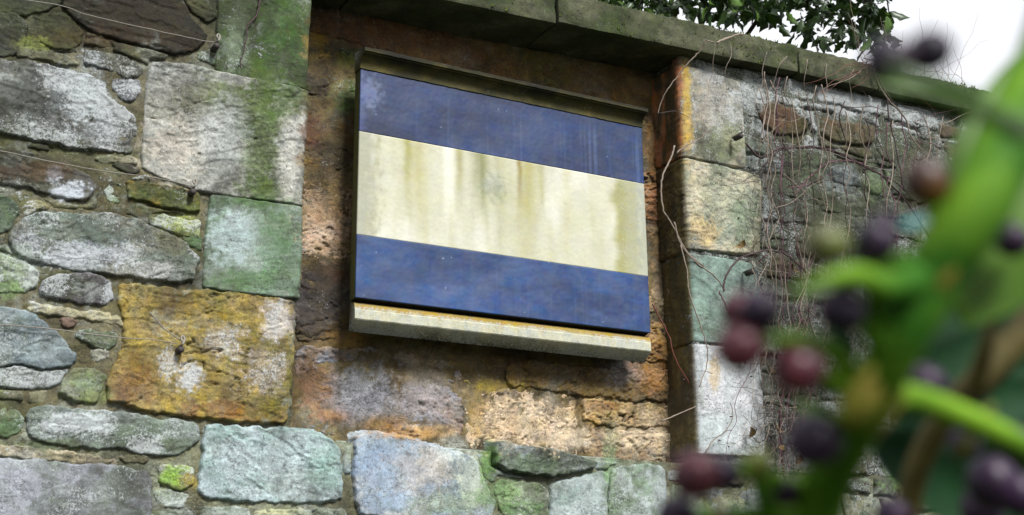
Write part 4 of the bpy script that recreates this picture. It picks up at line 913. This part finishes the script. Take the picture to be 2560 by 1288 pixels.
def g2():
    while True:
        p = np.array([random.uniform(3.4, 6.6), random.uniform(5.9, 8.6), random.uniform(4.75, 7.2)])
        u, v = to_px(*p)
        if v < -70: return p
scatter('foliage', g2, 2600, .11, .06, M_LEAF[0], 4, tree)
for k in range(16):
    a = at_depth(random.uniform(1550, 2180), -random.uniform(90, 200), 7.6); x, y = crown_pt(); b = at_depth(x, max(y, 10), 7.5)
    put('branch', tubes('branch', [(smooth_path([np.array([4.95, 7.2, random.uniform(4, 5.4)]) if k < 6 else a+np.array([0, 0, .3]), a, (a+b)/2+np.array([random.uniform(-.1, .1), 0, .05]), b], 4), .018, .004)], 5), M_BARK, tree)

# ------------------------------------------------------------------ berry plant close to the lens
M_BERRY = [simple('ripe_berry', (54,30,60), .45, .25, 120, .3, rgb2=(24,18,34)), simple('reddish_berry', (104,42,50), .38, .25, 250, .35, rgb2=(60,32,46)), simple('brown_berry', (128,80,34), .45, .25, 120, .4, rgb2=(54,32,36)), simple('unripe_berry', (120,134,50), .45, .2, 90, .4, rgb2=(60,42,46))]
M_STALK = simple('green_stalk', (124,168,42), .7, .3, 30, .12, subsurf=.1, rgb2=(48,100,18)); M_STALK2 = simple('reddish_stalk', (96,78,36), .7, .3, 90, .4)
M_PLEAF = [simple('glossy_leaf', (96,140,30), .5, .25, 40, .5, trans=.25), simple('dark_glossy_leaf', (22,60,28), .7, .3, 40, .15, trans=.06), simple('pale_leaf', (120,190,190), .3, .1, 40, .6, trans=.1)]
root = at_depth(2000, 1500, .42)
plant = empty('berry_plant', (root[0], root[1], 0)); tag(plant, 'green stemmed plant with dark purple berries, out of focus close to the lens', 'plant')
def pr(rpx, z): return rpx*z/F
def stalk(pts, mat=M_STALK, name='stem', sides=10):      # pts: px, py, depth, radius in px
    P = [at_depth(x, y, z) for x, y, z, r in pts]; R = [pr(r, z) for x, y, z, r in pts]
    S = smooth_path(P, 8); rr = np.interp(np.linspace(0, len(P)-1, len(S)), range(len(P)), R)
    V, Fc = tube_np(S, 0, 0, sides, None, rr); return put(name, mesh_list(name, V, Fc), mat, plant)
def berry(px, py, z, rpx, mat, toward, label=None, squash=1.08):
    c = at_depth(px, py, z); r = pr(rpx*1.1, z); d = np.array(toward)-c; d /= np.linalg.norm(d)+1e-9      # stalk end
    q = Vector(-d).to_track_quat('Z', 'Y'); V, Fc = [], []; ns, nr = 20, 14
    prof = []
    for i in range(nr+1):
        t = math.pi*i/nr; rad = math.sin(t); hz = -math.cos(t)*squash
        if t > 2.45: hz -= .10*math.sin((t-2.45)/.69*math.pi)      # dimpled crown with a rim
        prof.append((rad, hz))
    prof += [(.10, squash-.02), (.07, squash+.10), (0.0, squash+.13)]
    prof = prof[:nr]+[(.16, squash*.985)]+prof[nr+1:]
    for (rad, hz) in prof:
        for k in range(ns):
            a = 2*math.pi*k/ns; w_ = 1+.025*math.sin(5*a)*math.sin(math.pi*min(1, max(0, (hz+1)/2)))
            v = q@Vector((rad*r*w_*math.cos(a), rad*r*w_*math.sin(a), hz*r)); V.append((c[0]+v.x, c[1]+v.y, c[2]+v.z))
    for i in range(len(prof)-1):
        for k in range(ns): k2 = (k+1) % ns; Fc.append((i*ns+k, i*ns+k2, (i+1)*ns+k2, (i+1)*ns+k))
    o = put('berry', mesh_list('berry', V, Fc), mat, plant)
    if label: o['label'] = label
    return o, c, r, d
B0, B1, B2, B3 = M_BERRY
M_NODE = simple('ochre_node', (118,122,42), .7, .3, 60, .1, rgb2=(112,92,40))
for (x_, y_, z_, r_) in [(2165,1005,.29,58),(2140,985,.282,34),(2362,690,.285,44),(2215,1035,.3,40),(2440,1075,.325,26),(2060,1250,.335,40)]:
    a_ = at_depth(x_-20, y_+30, z_); b_ = at_depth(x_+20, y_-30, z_); rr_ = pr(r_, z_)
    V, Fc = tube_np([a_+(b_-a_)*t for t in np.linspace(-.6, 1.6, 9)], 0, 0, 12, None, rr_*.55*np.array([.25,.7,.9,1.02,1.06,.98,.86,.66,.25])); NODES = globals().setdefault('NODES', []); NODES.append((V, Fc))
for V, Fc in NODES: put('node', mesh_list('node', V, Fc), M_NODE, plant)
# main stems
M_STALK3 = simple('dark_green_stalk', (64,98,22), .5, .2, 90, .3)  # darker green for the stalk across the coping
stalk([(1990,1500,.36,70),(2060,1230,.33,62),(2165,1020,.30,58),(2245,860,.29,66),(2335,690,.29,76),(2440,520,.29,84),(2530,330,.30,84),(2600,150,.31,60),(2640,0,.32,50)])
P0 = at_depth(1990, 1500, .36); stalkbase = [P0, P0+np.array([.02, .02, -.4]), P0+np.array([-.02, .05, -.85]), np.array([P0[0], P0[1]+.05, -.02])]
V, Fc = tube_np(smooth_path(stalkbase, 6), .008, .011, 10); put('stem', mesh_list('stem', V, Fc), M_STALK, plant)
stalk([(2165,1020,.30,40),(2260,990,.31,34),(2380,1030,.32,34),(2500,1085,.33,34),(2640,1160,.34,34)])
stalk([(2250,1400,.44,30),(2290,1180,.43,32),(2360,1050,.42,36),(2440,960,.41,38),(2540,850,.41,42),(2660,730,.41,44)], M_STALK2)
stalk([(2330,690,.29,44),(2220,720,.28,42),(2140,690,.275,30),(2060,700,.27,16),(1985,722,.27,6)])
stalk([(2210,900,.29,40),(2190,780,.285,30),(2195,690,.28,24),(2190,625,.28,14)])
stalk([(2560,330,.24,30),(2450,270,.22,26),(2350,235,.215,24),(2260,195,.215,20),(2225,165,.215,14)], M_STALK3)
stalk([(2215,150,.25,26),(2260,140,.25,34),(2320,128,.25,30)], simple('brown_stalk', (84,60,44), .6))
stalk([(2170,1010,.30,40),(2100,900,.29,26),(2045,860,.285,20),(1990,850,.28,18),(1900,850,.28,12)])
stalk([(2170,1010,.30,40),(2080,950,.29,24),(2010,925,.285,12)])
stalk([(2140,1080,.31,40),(2080,1110,.30,22),(2040,1105,.30,12)])
stalk([(2220,880,.29,34),(2170,830,.285,22),(2110,780,.28,12)])
stalk([(2050,1260,.34,46),(1950,1210,.33,26),(1860,1180,.32,20),(1750,1190,.31,14)])
stalk([(2030,1330,.34,46),(1900,1300,.33,30),(1800,1290,.33,22),(1700,1285,.32,14)])
stalk([(1930,1290,.33,24),(1900,1230,.32,20),(1895,1180,.32,16)])
stalk([(2380,600,.29,40),(2340,530,.29,24),(2315,470,.29,14)])
stalk([(2440,960,.37,30),(2470,850,.36,20),(2500,740,.36,14)], M_STALK2)
stalk([(2330,690,.29,34),(2200,640,.285,20),(2070,612,.28,12)])
for px, py, z, r, m, tw, lab in [
 (2325,128,.25,52,B0,(2240,150),'purple berry highest against the sky'), (2218,152,.25,54,B0,(2260,142),'second dark berry joined to the topmost one'),
 (2315,455,.29,54,B2,(2350,560),'brownish orange berry below the coping'), (2065,612,.28,48,B3,(2200,640),'half ripe yellowish green berry'),
 (2190,605,.28,48,B0,(2195,700),None), (2172,665,.29,36,B0,(2195,760),None), (2102,775,.28,54,B0,(2180,830),None),
 (1848,778,.29,46,B1,(1900,850),None), (1900,775,.28,46,B0,(1960,850),None), (1848,872,.28,56,B1,(1930,850),'reddish purple berry at the left tip of the spray'), (1880,815,.29,44,B0,(1960,850),None),
 (1992,925,.28,58,B1,(2100,960),'reddish berry in the middle of the spray'), (2036,1102,.30,62,B0,(2120,1090),None),
 (1738,1190,.31,56,B1,(1850,1185),'red brown berry at the lower left of the plant'), (1805,1186,.315,42,B0,(1880,1185),None), (1895,1160,.32,34,B3,(1900,1230),None),
 (1960,1228,.33,34,B0,(1990,1280),None), (1690,1290,.32,46,B0,(1800,1290),None), (1790,1300,.33,34,B2,(1900,1300),None),
 (2500,738,.36,52,B0,(2460,900),None), (2312,962,.34,48,B0,(2400,960),None), (2455,1275,.38,50,B0,(2440,1150),None), (2545,1240,.36,46,B0,(2540,1150),None), (2210,560,.285,30,B0,(2195,640),None), (2560,520,.36,52,B0,(2530,600),None), (2480,1210,.36,60,B0,(2440,1050),None), (2410,1110,.35,38,B0,(2420,1040),None), (2540,1120,.40,50,B0,(2520,1000),None), (2530,600,.33,40,B0,(2480,560),None), (2230,1290,.38,40,B0,(2290,1200),None)]:
    berry(px, py, z, r, m, at_depth(tw[0], tw[1], z), lab)
def bigleaf(p0, p1, wpx, z0, z1, mat, curl=.3, twist=0, label=None, kind='ov'):
    a = at_depth(*p0, z0); b = at_depth(*p1, z1); L = np.linalg.norm(b-a); W = pr(wpx, (z0+z1)/2)
    me = leaf_mesh('leaf', L, W, kind, curl, 14, random.randint(0, 99)); me.materials.append(mat)
    y = (b-a)/L; n = -FW+np.array([twist, 0, .25]); x = np.cross(y, n); x /= np.linalg.norm(x); zz = np.cross(x, y)
    Mx = Matrix(((x[0], y[0], zz[0], a[0]), (x[1], y[1], zz[1], a[1]), (x[2], y[2], zz[2], a[2]), (0, 0, 0, 1)))
    o = bpy.data.objects.new('leaf', me); C.objects.link(o); o.parent = plant; o.matrix_local = Matrix.Translation(-Vector(plant.location))@Mx
    if label: o['label'] = label
L0, L1, L2 = M_PLEAF
for a_, b_, w_, z_ in [((2300,900),(2640,700),260,.55),((2280,1060),(2660,900),260,.56),((2330,1210),(2700,1060),240,.52),((2420,1330),(2640,1120),220,.5),((2380,760),(2650,600),200,.5)]:
    BL = globals().setdefault('BL', []); BL.append((a_, b_, w_, z_))
for k_ in BL: bigleaf(k_[0], k_[1], k_[2], k_[3], k_[3]+.02, L1, .25)
bigleaf((2440,800),(2590,100),330,.33,.36,L0,label='bright green leaf at the right edge')
bigleaf((2300,640),(2620,560),120,.36,.37,L0,.2,.2)
bigleaf((2330,700),(2700,640),150,.40,.42,L1,.2)
bigleaf((2260,860),(2560,700),120,.42,.44,L1,.3)
bigleaf((2230,960),(2620,800),200,.46,.47,L1,.3,label='dark teal green leaf behind the stems')
bigleaf((2250,1050),(2680,960),170,.45,.47,L1,.3,.1)
bigleaf((2200,1100),(2560,1330),190,.44,.47,L1,.3)
bigleaf((2420,1100),(2640,1400),170,.42,.45,L1,.2)
bigleaf((2450,250),(2180,200),60,.31,.31,L0,.2)
bigleaf((2250,560),(2345,545),26,.31,.31,L2,.2,label='small pale bluish leaf tip')
bigleaf((2090,1000),(1990,860),60,.31,.30,L1,.3)
bigleaf((2060,1180),(1900,1330),90,.36,.36,L0,.3)
bigleaf((2170,690),(1960,735),40,.28,.275,L0,.15,label='narrow pointed bright green bract')
bigleaf((2140,900),(2060,800),60,.31,.31,L1,.3)
bigleaf((2100,1060),(1990,1000),50,.32,.32,L0,.3)
